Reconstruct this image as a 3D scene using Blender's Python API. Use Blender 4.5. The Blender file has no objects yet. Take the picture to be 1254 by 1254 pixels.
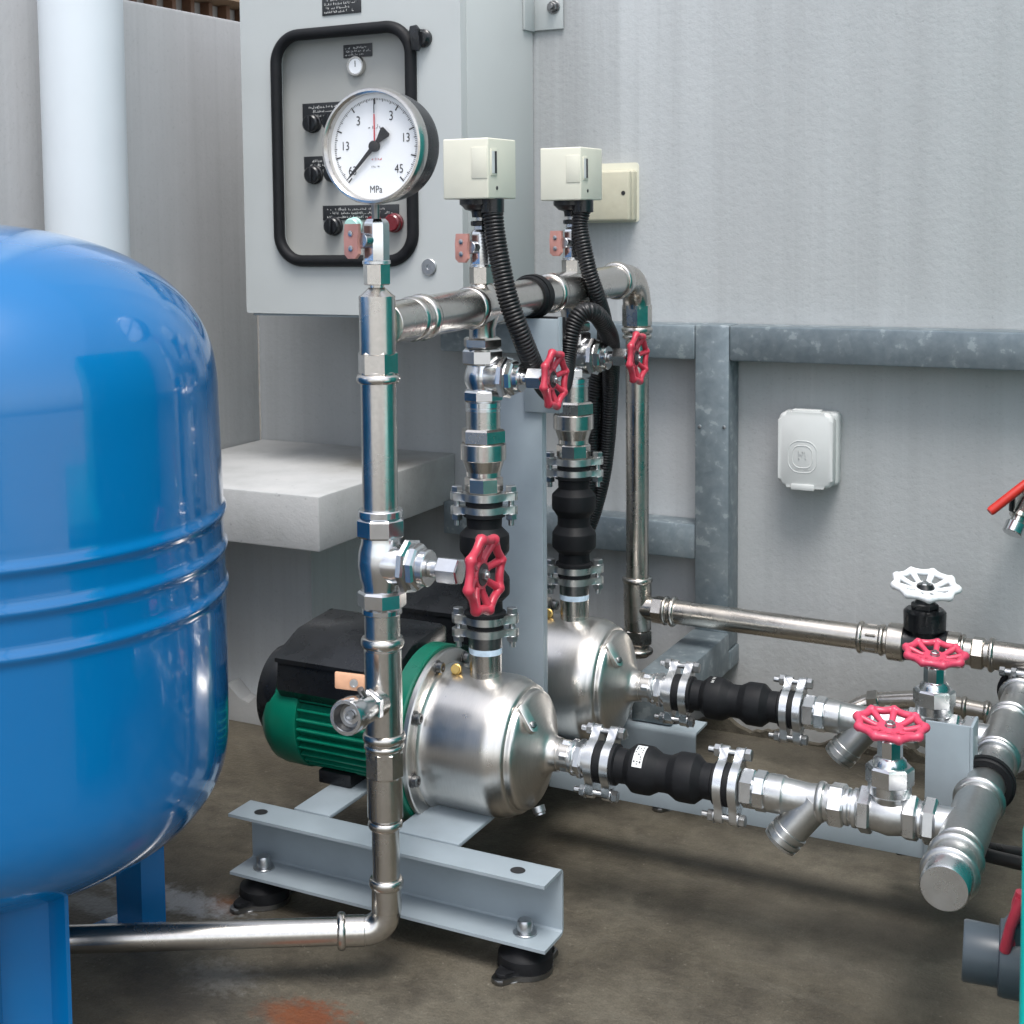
import bpy, bmesh, math, random
from mathutils import Vector, Matrix
random.seed(7)
PI = math.pi
SC = bpy.context.scene
COL = SC.collection
V = Vector

# ------------------------------------------------------------------ camera
def cam_basis(yaw, pit, rol):
    cy, sy, cp, sp = math.cos(yaw), math.sin(yaw), math.cos(pit), math.sin(pit)
    f = V((-sy*cp, cy*cp, -sp)); r = V((cy, sy, 0)); d = f.cross(r)
    c, s = math.cos(rol), math.sin(rol)
    return (c*r + s*d, -s*r + c*d, f)
CR, CD, CF = cam_basis(*[math.radians(a) for a in (29.623, 4.536, .8767)])
FPX, PX, PY = 1772.5, 478.0, 413.6          # focal length and principal point, photo pixels
EYE = V((0, 0, .803))
cam = bpy.data.cameras.new('camera'); camo = bpy.data.objects.new('camera', cam); COL.objects.link(camo)
camo.matrix_world = Matrix(((CR.x, -CD.x, -CF.x, EYE.x), (CR.y, -CD.y, -CF.y, EYE.y), (CR.z, -CD.z, -CF.z, EYE.z), (0, 0, 0, 1)))
cam.sensor_width = 36; cam.lens = 36*FPX/1254
cam.shift_x = (627-PX)/1254; cam.shift_y = (PY-627)/1254
cam.clip_start = .05; cam.clip_end = 500
cam.dof.use_dof = True; cam.dof.focus_distance = 1.62; cam.dof.aperture_fstop = 20
SC.camera = camo

def ray(x, y): return CR*((x-PX)/FPX) + CD*((y-PY)/FPX) + CF
def at(x, y, X=None, Y=None, Z=None):       # a measured point of the photo on a known world plane
    r = ray(x, y)
    if X is not None: k = X/r.x
    elif Y is not None: k = Y/r.y
    else: k = (Z-EYE.z)/r.z
    return EYE + r*k
def depth(p): return (V(p)-EYE).dot(CF)
class Axis:                                  # a straight run: world point, world direction
    def __init__(s, p, d): s.p = V(p); s.d = V(d).normalized()
    def t(s, x=None, y=None):
        a = s.p-EYE
        a0, b0 = a.dot(CF), s.d.dot(CF)
        if x is not None: k = (x-PX)/FPX; a1, b1 = a.dot(CR), s.d.dot(CR)
        else: k = (y-PY)/FPX; a1, b1 = a.dot(CD), s.d.dot(CD)
        return (k*a0-a1)/(b1-k*b0)
    def at(s, t): return s.p + s.d*t
    def rad(s, w, t): return w*depth(s.at(t))/FPX/2

# ------------------------------------------------------------------ materials
def mat_new(name):
    m = bpy.data.materials.new(name); m.use_nodes = True
    nt = m.node_tree; b = nt.nodes['Principled BSDF']
    return m, nt, b
def N(nt, typ, **kw):
    n = nt.nodes.new(typ)
    for k, v in kw.items():
        if k in n.inputs: n.inputs[k].default_value = v
        else: setattr(n, k, v)
    return n
def ramp(nt, src, stops):
    r = nt.nodes.new('ShaderNodeValToRGB'); e = r.color_ramp.elements
    while len(e) < len(stops): e.new(.5)
    for i, (p, c) in enumerate(stops):
        e[i].position = p; e[i].color = c if len(c) == 4 else (*c, 1)
    nt.links.new(src, r.inputs[0]); return r.outputs[0]
def coords(nt, scale=(1, 1, 1)):
    tc = nt.nodes.new('ShaderNodeTexCoord'); mp = nt.nodes.new('ShaderNodeMapping')
    mp.inputs['Scale'].default_value = scale; nt.links.new(tc.outputs['Object'], mp.inputs[0]); return mp.outputs[0]
def noise(nt, vec, sc, det=4, rough=.55):
    n = nt.nodes.new('ShaderNodeTexNoise'); n.inputs['Scale'].default_value = sc
    n.inputs['Detail'].default_value = det; n.inputs['Roughness'].default_value = rough
    nt.links.new(vec, n.inputs['Vector']); return n.outputs['Fac']
def bump(nt, b, src, strength, dist=.001):
    bp = nt.nodes.new('ShaderNodeBump'); bp.inputs['Strength'].default_value = strength
    bp.inputs['Distance'].default_value = dist
    nt.links.new(src, bp.inputs['Height']); nt.links.new(bp.outputs[0], b.inputs['Normal']); return bp
def mixc(nt, fac, a, b_, mode='MIX'):
    m = nt.nodes.new('ShaderNodeMix'); m.data_type = 'RGBA'; m.blend_type = mode
    for sock, v in ((m.inputs[0], fac), (m.inputs[6], a), (m.inputs[7], b_)):
        if hasattr(v, 'is_linked'): nt.links.new(v, sock)
        else: sock.default_value = v if isinstance(v, (int, float)) else ((*v, 1) if len(v) == 3 else v)
    return m.outputs[2]
def math_(nt, op, a, b_=0.0, clamp=False):
    m = nt.nodes.new('ShaderNodeMath'); m.operation = op; m.use_clamp = clamp
    for i, v in enumerate((a, b_)):
        if hasattr(v, 'is_linked'): nt.links.new(v, m.inputs[i])
        else: m.inputs[i].default_value = v
    return m.outputs[0]

def metal(name, c, rough, var=.06, streak=(1, 1, 1), sscale=30, dirt=0.0, dirtc=(.10, .085, .065), bmp=.05, rvar=.12):
    m, nt, b = mat_new(name)
    b.inputs['Metallic'].default_value = 1
    v = coords(nt, streak); n = noise(nt, v, sscale, 5)
    v2 = coords(nt); n2 = noise(nt, v2, 22, 6, .62)
    lo = tuple(x*(1-var) for x in c); hi = tuple(min(1, x*(1+var)) for x in c)
    col = ramp(nt, n, [(.3, lo), (.7, hi)])
    if dirt:
        f = ramp(nt, n2, [(.55, (0, 0, 0)), (.75, (dirt, dirt, dirt))]); col = mixc(nt, f, col, dirtc)
    nt.links.new(col, b.inputs['Base Color'])
    r = nt.nodes.new('ShaderNodeMapRange'); nt.links.new(n2, r.inputs[0])
    r.inputs[1].default_value = .3; r.inputs[2].default_value = .7
    r.inputs[3].default_value = max(.03, rough-rvar*.5); r.inputs[4].default_value = rough+rvar
    nt.links.new(r.outputs[0], b.inputs['Roughness'])
    bump(nt, b, n, bmp, .0005)
    return m
def paint(name, c, rough=.4, var=.06, sc=40, bmp=.08, coat=0.0, spec=.5, dirt=0.0, dirtc=(.1, .09, .07), fine=400):
    m, nt, b = mat_new(name)
    v = coords(nt); n = noise(nt, v, sc, 5); n2 = noise(nt, v, fine, 3)
    col = ramp(nt, n, [(.3, tuple(x*(1-var) for x in c)), (.7, tuple(min(1, x*(1+var)) for x in c))])
    if dirt:
        n3 = noise(nt, v, sc*.6, 7, .7); f = ramp(nt, n3, [(.55, (0, 0, 0)), (.78, (dirt, dirt, dirt))]); col = mixc(nt, f, col, dirtc)
    nt.links.new(col, b.inputs['Base Color'])
    r = nt.nodes.new('ShaderNodeMapRange'); nt.links.new(n, r.inputs[0])
    r.inputs[1].default_value = .3; r.inputs[2].default_value = .7
    r.inputs[3].default_value = max(.04, rough-.05); r.inputs[4].default_value = rough+.1
    nt.links.new(r.outputs[0], b.inputs['Roughness'])
    b.inputs['Specular IOR Level'].default_value = spec
    b.inputs['Coat Weight'].default_value = coat; b.inputs['Coat Roughness'].default_value = .06
    bump(nt, b, n2, bmp, .0006)
    return m
M = {}
M['steel'] = metal('stainless_pipe', (.60, .575, .54), .235, .07, (6, 6, 6), 40, .10, (.36, .31, .25), .004, .06)
M['steel_old'] = metal('weathered_stainless_pipe', (.56, .525, .48), .24, .08, (6, 6, 6), 30, .15, (.34, .28, .2), .008)
M['bright'] = metal('satin_bright_fitting', (.72, .73, .74), .25, .06, (1, 1, 1), 60, .12, (.36, .35, .33), .04)
M['cast'] = metal('cast_satin_steel', (.60, .60, .59), .30, .06, (1, 1, 1), 240, .18, (.3, .29, .27), .25)
M['chrome'] = metal('polished_plated_brass', (.68, .685, .69), .17, .04, (1, 1, 1), 40, .12, (.35, .33, .3), .03, .08)
M['casing'] = metal('brushed_pump_steel', (.66, .635, .60), .30, .06, (60, 2, 2), 30, .14, (.36, .31, .25), .05, .08)
M['flange'] = metal('cast_flange_steel', (.68, .68, .665), .32, .08, (1, 1, 1), 160, .18, (.35, .33, .3), .2)
M['zinc'] = metal('zinc_bolt', (.50, .51, .52), .3, .1, (1, 1, 1), 200, .35, (.2, .18, .15), .2)
M['darkbolt'] = metal('dark_bolt_steel', (.22, .22, .22), .32, .1, (1, 1, 1), 200, .2, (.1, .08, .06), .1)
M['brass'] = metal('brass', (.62, .42, .14), .28, .1, (1, 1, 1), 80, .3, (.2, .12, .04), .1)
M['channel'] = paint('grey_painted_steel', (.30, .35, .385), .36, .06, 22, .05, 0, .5, .25, (.21, .235, .25))
M['rubber'] = paint('black_rubber', (.008, .0085, .010), .55, .25, 60, .12, 0, .25, .10, (.035, .034, .032))
M['plastic'] = paint('black_plastic', (.009, .010, .012), .26, .2, 30, .1, 0, .5, .12, (.03, .031, .034))
M['hose'] = paint('black_conduit_plastic', (.010, .010, .011), .36, .15, 80, .05, 0, .45)
M['green'] = paint('green_machine_paint', (.0, .15, .09), .32, .08, 30, .15, 0, .5, .2, (.02, .07, .05))
M['teal'] = paint('teal_enamel', (.0, .50, .45), .34, .05, 20, .08)
M['beige'] = paint('cream_plastic', (.66, .645, .54), .45, .03, 25, .06, 0, .4, .10, (.45, .42, .32))
M['beigeold'] = paint('yellowed_cream_plastic', (.50, .47, .36), .5, .07, 30, .08, 0, .4, .35, (.36, .31, .19))
M['cabinet'] = paint('cabinet_light_grey', (.46, .483, .478), .42, .025, 9, .06, 0, .4, .06, (.36, .39, .39))
M['cabinner'] = paint('cabinet_inner_panel', (.345, .350, .335), .5, .03, 12, .04, 0, .35)
M['white'] = paint('white_plastic', (.60, .61, .60), .35, .03, 20, .05, 0, .5, .08, (.55, .55, .52))
M['pvcwhite'] = paint('white_pvc', (.60, .645, .675), .34, .02, 8, .02, 0, .5, .05, (.62, .63, .63))
M['whitepaint'] = paint('white_enamel', (.82, .84, .86), .35, .04, 60, .1)
M['red'] = paint('red_enamel', (.47, .034, .062), .34, .10, 60, .2, .2, .5, .45, (.33, .03, .05))
M['redpink'] = paint('faded_red_enamel', (.62, .060, .12), .38, .08, 60, .2, .1, .5, .45, (.5, .11, .14))
M['lever'] = paint('faded_pink_enamel', (.52, .25, .21), .45, .12, 60, .2, 0, .5, .3, (.42, .2, .15))
M['amber'] = paint('faded_orange_enamel', (.60, .33, .20), .45, .12, 80, .2, 0, .5, .3, (.5, .36, .24))
M['redtap'] = paint('red_plastic_sleeve', (.55, .03, .02), .3, .06, 40, .05)
M['pvcgrey'] = paint('grey_pvc', (.058, .075, .09), .3, .05, 20, .03)
M['dial'] = paint('white_dial', (.84, .86, .88), .5, .01, 10, .01)
M['ink'] = paint('black_ink', (.015, .015, .017), .5, .05)
M['redink'] = paint('red_ink', (.55, .02, .03), .5, .05)
M['letter'] = paint('white_lettering', (.62, .62, .60), .5, .05)
M['plate'] = paint('black_name_plate', (.022, .024, .027), .4, .1)
M['mint'] = paint('mint_lamp_plastic', (.42, .68, .62), .25, .03, 20, .02, .5)
M['redlamp'] = paint('dark_red_lamp_plastic', (.14, .006, .012), .25, .05, 20, .02, .5)
M['tape'] = paint('blue_white_seal_tape', (.55, .68, .80), .4, .15, 120, .2)
M['reflground'] = paint('pale_reflection_ground', (.40, .40, .385), .8, .12, 3, .3)  # for the added pale ground that brightens reflections
M['wood'] = paint('brown_timber', (.20, .105, .06), .6, .25, 14, .3)
M['woodlight'] = paint('tan_timber', (.36, .25, .16), .6, .15, 14, .3)
M['pale'] = paint('pale_board', (.62, .62, .60), .6, .05, 10, .1)
M['cable'] = paint('black_cable_sheath', (.02, .02, .021), .3, .1)
M['sticker'] = paint('white_sticker', (.72, .74, .74), .4, .03)

def mk_galv():
    m, nt, b = mat_new('galvanised_steel'); v = coords(nt)
    vo = nt.nodes.new('ShaderNodeTexVoronoi'); vo.inputs['Scale'].default_value = 95; nt.links.new(v, vo.inputs['Vector'])
    sp = nt.nodes.new('ShaderNodeSeparateColor'); nt.links.new(vo.outputs['Color'], sp.inputs[0])
    n = noise(nt, v, 48, 4, .6); n2 = noise(nt, v, 9, 3)
    c1 = ramp(nt, sp.outputs[0], [(.0, (.18, .22, .245)), (.8, (.23, .272, .297)), (1, (.30, .345, .37))])
    c2 = ramp(nt, n, [(.36, (.175, .215, .24)), (.55, (.23, .272, .297)), (.595, (.245, .29, .315)), (.64, (.40, .45, .475))])
    col = mixc(nt, .66, c1, c2); nt.links.new(col, b.inputs['Base Color'])
    b.inputs['Metallic'].default_value = .55
    nt.links.new(ramp(nt, n2, [(.3, (.38,)*3), (.7, (.55,)*3)]), b.inputs['Roughness'])
    bump(nt, b, n, .12, .0006); return m
M['galv'] = mk_galv()
def mk_tank():
    m, nt, b = mat_new('blue_gloss_enamel'); v = coords(nt)
    n = noise(nt, v, 3, 4); sp = noise(nt, coords(nt, (26, 26, 7)), 6, 6, .7)
    c = ramp(nt, n, [(.3, (.0, .115, .315)), (.7, (.002, .135, .36))])
    f = ramp(nt, sp, [(.69, (0, 0, 0)), (.78, (.3, .3, .3))])
    nt.links.new(mixc(nt, f, c, (.16, .30, .50)), b.inputs['Base Color'])
    nt.links.new(ramp(nt, sp, [(.4, (.10,)*3), (.75, (.26,)*3)]), b.inputs['Roughness'])
    b.inputs['Coat Weight'].default_value = .6; b.inputs['Coat Roughness'].default_value = .03
    bump(nt, b, noise(nt, v, 5, 2), .05, .004); return m
M['tank'] = mk_tank()
def mk_wall(name, base, dark, warm, streak=.6, grain=260, seed=0.0):
    m, nt, b = mat_new(name); v = coords(nt)
    vs = coords(nt, (7, 7, .35)); st = noise(nt, vs, 1.5, 4, .5)
    big = noise(nt, v, 2.3, 5, .6); fine = noise(nt, v, grain, 4, .6); fine2 = noise(nt, v, grain*.35, 3, .6)
    c = ramp(nt, big, [(.25, dark), (.5, base), (.8, tuple(min(1, x*1.07) for x in base))])
    f = ramp(nt, st, [(.30, (streak,)*3), (.66, (0, 0, 0))])
    c = mixc(nt, f, c, warm)
    st2 = noise(nt, coords(nt, (34, 34, .5)), 1.5, 5, .65)
    c = mixc(nt, ramp(nt, st2, [(.30, (.36,)*3), (.5, (0, 0, 0))]), c, warm)
    c = mixc(nt, ramp(nt, st2, [(.58, (0, 0, 0)), (.75, (.28,)*3)]), c, tuple(min(1, x*1.16) for x in base))
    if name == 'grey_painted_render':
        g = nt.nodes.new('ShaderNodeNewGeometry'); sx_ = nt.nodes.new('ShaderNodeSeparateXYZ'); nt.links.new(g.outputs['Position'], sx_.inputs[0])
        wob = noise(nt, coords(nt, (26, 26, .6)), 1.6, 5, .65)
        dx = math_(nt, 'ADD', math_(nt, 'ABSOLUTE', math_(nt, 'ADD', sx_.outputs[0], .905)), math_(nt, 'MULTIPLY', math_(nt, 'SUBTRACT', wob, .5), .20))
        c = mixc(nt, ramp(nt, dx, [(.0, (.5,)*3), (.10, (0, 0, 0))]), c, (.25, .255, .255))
        # dirt splashed up from the ground
        dz = math_(nt, 'ADD', sx_.outputs[2], math_(nt, 'MULTIPLY', math_(nt, 'SUBTRACT', noise(nt, v, 9, 6, .7), .5), .18))
        c = mixc(nt, ramp(nt, dz, [(.0, (.55,)*3), (.14, (0, 0, 0))]), c, (.19, .18, .165))
    sp = ramp(nt, fine, [(.22, (.55, .55, .55)), (.42, (1, 1, 1))])
    c = mixc(nt, .35, c, sp, 'MULTIPLY')
    nt.links.new(c, b.inputs['Base Color']); b.inputs['Roughness'].default_value = .85
    b.inputs['Specular IOR Level'].default_value = .25
    h = math_(nt, 'ADD', math_(nt, 'MULTIPLY', fine2, 1.0), math_(nt, 'MULTIPLY', fine, .4))
    bump(nt, b, h, .34, .0018); return m
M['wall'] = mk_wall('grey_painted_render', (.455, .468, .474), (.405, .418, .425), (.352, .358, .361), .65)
M['wallrough'] = mk_wall('rough_grey_render', (.49, .495, .497), (.43, .435, .437), (.375, .375, .375), .7, 200)
M['plinth'] = mk_wall('shade_lightened_plinth', (.60, .625, .635), (.54, .565, .58), (.47, .48, .485), .4)  # plinth colour raised to stand in for light the ledge and tank block
def mk_ledge():
    m, nt, b = mat_new('cast_concrete'); v = coords(nt)
    big = noise(nt, v, 6, 6, .65); fine = noise(nt, v, 300, 4); pit = noise(nt, v, 120, 3)
    c = ramp(nt, big, [(.3, (.34, .345, .34)), (.5, (.42, .425, .425)), (.75, (.48, .48, .475))])
    c = mixc(nt, ramp(nt, pit, [(.24, (.6,)*3), (.34, (0, 0, 0))]), c, (.2, .2, .2))
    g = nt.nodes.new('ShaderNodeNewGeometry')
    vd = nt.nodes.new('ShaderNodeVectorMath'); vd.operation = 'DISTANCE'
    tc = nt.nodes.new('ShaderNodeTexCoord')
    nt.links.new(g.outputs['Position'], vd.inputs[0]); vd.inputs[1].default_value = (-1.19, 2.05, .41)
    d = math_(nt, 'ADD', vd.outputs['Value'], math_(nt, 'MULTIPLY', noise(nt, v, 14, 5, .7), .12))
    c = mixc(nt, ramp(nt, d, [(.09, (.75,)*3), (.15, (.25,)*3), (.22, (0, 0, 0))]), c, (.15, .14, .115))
    nt.links.new(c, b.inputs['Base Color']); b.inputs['Roughness'].default_value = .8
    bump(nt, b, math_(nt, 'ADD', fine, pit), .32, .0011); return m
M['ledge'] = mk_ledge()
def mk_floor():
    m, nt, b = mat_new('damp_concrete_floor'); v = coords(nt)
    big = noise(nt, v, 3.2, 6, .62); mid = noise(nt, v, 13, 6, .7); fine = noise(nt, v, 420, 3); grit = noise(nt, v, 190, 2)
    swirl = noise(nt, coords(nt, (3, 9, 1)), 2.2, 5, .6)
    c = ramp(nt, big, [(.32, (.056, .048, .034)), (.47, (.095, .083, .062)), (.66, (.126, .112, .086))])
    c = mixc(nt, ramp(nt, mid, [(.36, (.7,)*3), (.55, (0, 0, 0))]), c, (.046, .039, .030))
    c = mixc(nt, ramp(nt, swirl, [(.52, (0, 0, 0)), (.76, (.3,)*3)]), c, (.14, .128, .104))
    c = mixc(nt, ramp(nt, grit, [(.67, (0, 0, 0)), (.74, (.45,)*3)]), c, (.24, .22, .18))
    c = mixc(nt, .45, c, ramp(nt, fine, [(.3, (.5,)*3), (.62, (1.15,)*3)]), 'MULTIPLY')
    c = mixc(nt, .4, c, ramp(nt, noise(nt, v, 58, 6, .75), [(.35, (.55,)*3), (.65, (1.3,)*3)]), 'MULTIPLY')
    g = nt.nodes.new('ShaderNodeNewGeometry')
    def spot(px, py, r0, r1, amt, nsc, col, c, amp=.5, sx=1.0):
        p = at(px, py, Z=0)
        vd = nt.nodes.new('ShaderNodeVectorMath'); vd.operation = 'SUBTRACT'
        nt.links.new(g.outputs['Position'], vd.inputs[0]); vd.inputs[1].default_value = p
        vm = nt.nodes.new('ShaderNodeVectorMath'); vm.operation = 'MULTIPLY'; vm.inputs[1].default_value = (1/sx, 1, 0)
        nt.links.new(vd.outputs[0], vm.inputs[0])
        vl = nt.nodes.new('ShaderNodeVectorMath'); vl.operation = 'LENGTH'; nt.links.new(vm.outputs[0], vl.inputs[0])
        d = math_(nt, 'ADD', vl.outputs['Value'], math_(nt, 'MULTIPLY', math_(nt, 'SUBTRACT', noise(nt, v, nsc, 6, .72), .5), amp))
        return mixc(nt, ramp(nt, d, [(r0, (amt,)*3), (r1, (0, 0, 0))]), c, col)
    c = spot(376, 1246, .016, .040, .8, 75, (.135, .034, .010), c, .085, 1.35)
    c = spot(345, 1242, .008, .026, .45, 60, (.16, .05, .015), c, .05, 1.5)
    c = spot(278, 1108, .008, .030, .75, 60, (.15, .06, .022), c, .05)
    c = spot(215, 1102, .012, .034, .75, 70, (.30, .31, .32), c, .075, 3.2)
    c = spot(120, 1108, .010, .026, .5, 70, (.25, .26, .27), c, .06, 3.0)
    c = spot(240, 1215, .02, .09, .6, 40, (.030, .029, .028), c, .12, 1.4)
    c = spot(270, 1195, .01, .04, .35, 90, (.22, .22, .21), c, .10, 1.4)
    c = spot(1120, 1150, .015, .05, .5, 22, (.046, .041, .033), c, .06, 6.0)  # soft pipe shadow painted into the floor colour as a long band
    c = spot(1000, 1085, .012, .05, .45, 22, (.050, .044, .035), c, .06, 5.0)  # farther shadow band, painted into the colour as well
    c = spot(1230, 1235, .012, .06, .4, 22, (.050, .044, .035), c, .06, 5.0)  # nearest painted shadow band
    c = spot(1010, 985, .03, .10, .4, 30, (.20, .185, .155), c, .10, 1.6)
    nt.links.new(c, b.inputs['Base Color'])
    nt.links.new(ramp(nt, big, [(.35, (.42,)*3), (.6, (.75,)*3)]), b.inputs['Roughness'])
    b.inputs['Specular IOR Level'].default_value = .35
    h = math_(nt, 'ADD', math_(nt, 'MULTIPLY', mid, 1.2), math_(nt, 'MULTIPLY', grit, .9))
    bump(nt, b, h, .45, .003); return m
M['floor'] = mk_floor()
def mk_glass():
    m, nt, b = mat_new('clear_glass'); nt.nodes.remove(b)
    tr = nt.nodes.new('ShaderNodeBsdfTransparent'); gl = nt.nodes.new('ShaderNodeBsdfGlossy'); gl.inputs['Roughness'].default_value = .02
    fr = nt.nodes.new('ShaderNodeFresnel'); fr.inputs['IOR'].default_value = 1.45
    mx = nt.nodes.new('ShaderNodeMixShader'); nt.links.new(fr.outputs[0], mx.inputs[0]); nt.links.new(tr.outputs[0], mx.inputs[1]); nt.links.new(gl.outputs[0], mx.inputs[2])
    nt.links.new(mx.outputs[0], nt.nodes['Material Output'].inputs[0]); return m
M['glass'] = mk_glass()

# ------------------------------------------------------------------ mesh building
def frame(d, ref=None):
    d = V(d).normalized()
    r = V(ref) if ref is not None else (V((0, 0, 1)) if abs(d.z) < .9 else V((1, 0, 0)))
    u = (r - d*r.dot(d)).normalized(); w = d.cross(u); return u, w, d
class MB:
    def __init__(s): s.bm = bmesh.new()
    def face(s, vs):
        try: s.bm.faces.new(vs)
        except ValueError: pass
    def lathe(s, p, d, prof, n=40, ref=None, a0=0.0, arc=None, cap=True):
        u, w, d = frame(d, ref); p = V(p); rings = []
        full = arc is None
        for t, r in prof:
            if r <= 1e-7: rings.append([s.bm.verts.new(p+d*t)])
            else:
                k = n if full else n+1
                rings.append([s.bm.verts.new(p+d*t+(u*math.cos(a)+w*math.sin(a))*r) for a in
                              [a0+(2*PI if full else arc)*i/n for i in range(k)]])
        for A, B in zip(rings, rings[1:]):
            if len(A) == 1 and len(B) == 1: continue
            for i in range(n):
                j = (i+1) % n if full else i+1
                if len(A) == 1: s.face([A[0], B[j], B[i]])
                elif len(B) == 1: s.face([A[i], A[j], B[0]])
                else: s.face([A[i], A[j], B[j], B[i]])
        if cap and full:
            if len(rings[0]) > 1: s.face(rings[0][::-1])
            if len(rings[-1]) > 1: s.face(rings[-1])
        return s
    def cyl(s, p, d, t0, t1, r, n=36, bev=.0006):
        bev = min(bev, (t1-t0)*.3, r*.3)
        return s.lathe(p, d, [(t0, r-bev), (t0+bev, r), (t1-bev, r), (t1, r-bev)], n)
    def hexa(s, p, d, t0, t1, r, n=6, rot=0.0, ref=None):
        c = min((t1-t0)*.2, r*.09)
        return s.lathe(p, d, [(t0, r*.90), (t0+c, r), (t1-c, r), (t1, r*.90)], n, ref, rot)
    def bead(s, p, d, t0, t1, r, r0):
        k = 9; pr = []
        for i in range(k+1):
            a = PI*i/k; pr.append(((t0+t1)/2-(t1-t0)/2*math.cos(a), r0+(r-r0)*math.sin(a)))
        return s.lathe(p, d, [(t0, r0*.9)]+pr+[(t1, r0*.9)], 40)
    def tube(s, pts, r, n=16, closed=False, cap=True):
        pts = [V(p) for p in pts]; m = len(pts)
        rr = r if isinstance(r, (list, tuple)) else [r]*m
        tan = []
        for i in range(m):
            a = pts[(i-1) % m] if (closed or i > 0) else pts[i]; b = pts[(i+1) % m] if (closed or i < m-1) else pts[i]
            tan.append((b-a).normalized())
        u = frame(tan[0])[0]; rings = []
        for i in range(m):
            u = (u-tan[i]*u.dot(tan[i])).normalized(); w = tan[i].cross(u)
            rings.append([s.bm.verts.new(pts[i]+(u*math.cos(2*PI*k/n)+w*math.sin(2*PI*k/n))*rr[i]) for k in range(n)])
        seq = list(zip(rings, rings[1:]))
        for A, B in seq:
            for i in range(n): s.face([A[i], A[(i+1) % n], B[(i+1) % n], B[i]])
        if closed:
            A, B = rings[-1], rings[0]
            off = min(range(n), key=lambda k: (A[0].co-B[k].co).length)
            for i in range(n): s.face([A[i], A[(i+1) % n], B[(i+1+off) % n], B[(i+off) % n]])
        elif cap: s.face(rings[0][::-1]); s.face(rings[-1])
        return s
    def box(s, lo, hi, bev=.0, seg=2):
        lo, hi = V(lo), V(hi); return s.obox((lo+hi)/2, (hi-lo)/2, (V((1, 0, 0)), V((0, 1, 0)), V((0, 0, 1))), bev, seg)
    def obox(s, c, h, ax, bev=.0, seg=2):
        c = V(c); vs = []
        for z in (-1, 1):
            for y in (-1, 1):
                for x in (-1, 1): vs.append(s.bm.verts.new(c+ax[0]*h[0]*x+ax[1]*h[1]*y+ax[2]*h[2]*z))
        fs = [s.bm.faces.new([vs[i] for i in f]) for f in ((0, 2, 3, 1), (4, 5, 7, 6), (0, 1, 5, 4), (2, 6, 7, 3), (0, 4, 6, 2), (1, 3, 7, 5))]
        if bev > 0:
            es = list({e for f in fs for e in f.edges})
            bmesh.ops.bevel(s.bm, geom=es, offset=bev, segments=seg, profile=.5, affect='EDGES')
        return s
    def prism(s, poly, o, u, v, w, h0, h1, holes=(), bev=0.0):
        """extrude a 2D outline (with optional round or polygonal holes) from h0 to h1 along w"""
        o, u, v, w = V(o), V(u), V(v), V(w)
        def loop(pl, h): return [s.bm.verts.new(o+u*a+v*b+w*h) for a, b in pl]
        lo_all, hi_all, sides = [], [], []
        tops = []
        for h in (h0, h1):
            lp = [loop(poly, h)]+[loop(hl, h) for hl in holes]; tops.append(lp)
        newf = []
        for lp in tops:
            if len(lp) == 1: newf.append(s.bm.faces.new(lp[0]))
            else:
                es = []
                for l in lp:
                    for i in range(len(l)): es.append(s.bm.edges.new((l[i], l[(i+1) % len(l)])))
                bmesh.ops.triangle_fill(s.bm, use_beauty=True, use_dissolve=False, edges=es)
        for A, B in zip(tops[0], tops[1]):
            for i in range(len(A)): s.face([A[i], A[(i+1) % len(A)], B[(i+1) % len(A)], B[i]])
        if bev > 0 and not holes:
            es = [e for f in newf for e in f.edges]
            bmesh.ops.bevel(s.bm, geom=es, offset=bev, segments=2, profile=.5, affect='EDGES')
        return s
    def build(s, name, mat, parent=None, ang=32, label=None):
        bmesh.ops.recalc_face_normals(s.bm, faces=s.bm.faces)
        org = V(parent['_o']) if parent is not None else None
        me = bpy.data.meshes.new(name)
        if org is not None: bmesh.ops.translate(s.bm, verts=s.bm.verts, vec=-org)
        s.bm.to_mesh(me); s.bm.free()
        me.materials.append(M[mat] if isinstance(mat, str) else mat)
        me.polygons.foreach_set('use_smooth', [True]*len(me.polygons))
        me.set_sharp_from_angle(angle=math.radians(ang))
        o = bpy.data.objects.new(name, me); COL.objects.link(o)
        if parent is not None: o.parent = parent; o['_o'] = parent['_o']
        else: o['_o'] = (0.0, 0.0, 0.0)
        if label: o['label'] = label
        return o
def circle(cx, cy, r, n=20): return [(cx+r*math.cos(2*PI*i/n), cy+r*math.sin(2*PI*i/n)) for i in range(n)]
def rrect(x0, y0, x1, y1, r, n=6):
    out = []
    for cx, cy, a in ((x1-r, y1-r, 0), (x0+r, y1-r, PI/2), (x0+r, y0+r, PI), (x1-r, y0+r, 1.5*PI)):
        for i in range(n+1): out.append((cx+r*math.cos(a+PI/2*i/n), cy+r*math.sin(a+PI/2*i/n)))
    return out
def spline(pts, k=10):
    P = [V(p) for p in pts]; P = [P[0]*2-P[1]]+P+[P[-1]*2-P[-2]]; out = []
    for i in range(1, len(P)-2):
        a, b, c, d = P[i-1:i+3]
        for j in range(k):
            t = j/k; out.append(.5*((2*b)+(c-a)*t+(2*a-5*b+4*c-d)*t*t+(-a+3*b-3*c+d)*t**3))
    out.append(P[-2]); return out
def resample(pts, step):
    out = [pts[0]]; acc = 0.0
    for a, b in zip(pts, pts[1:]):
        L = (b-a).length; s = step-acc
        while s <= L: out.append(a+(b-a)*(s/L)); s += step
        acc = (acc+L) % step
    return out

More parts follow.
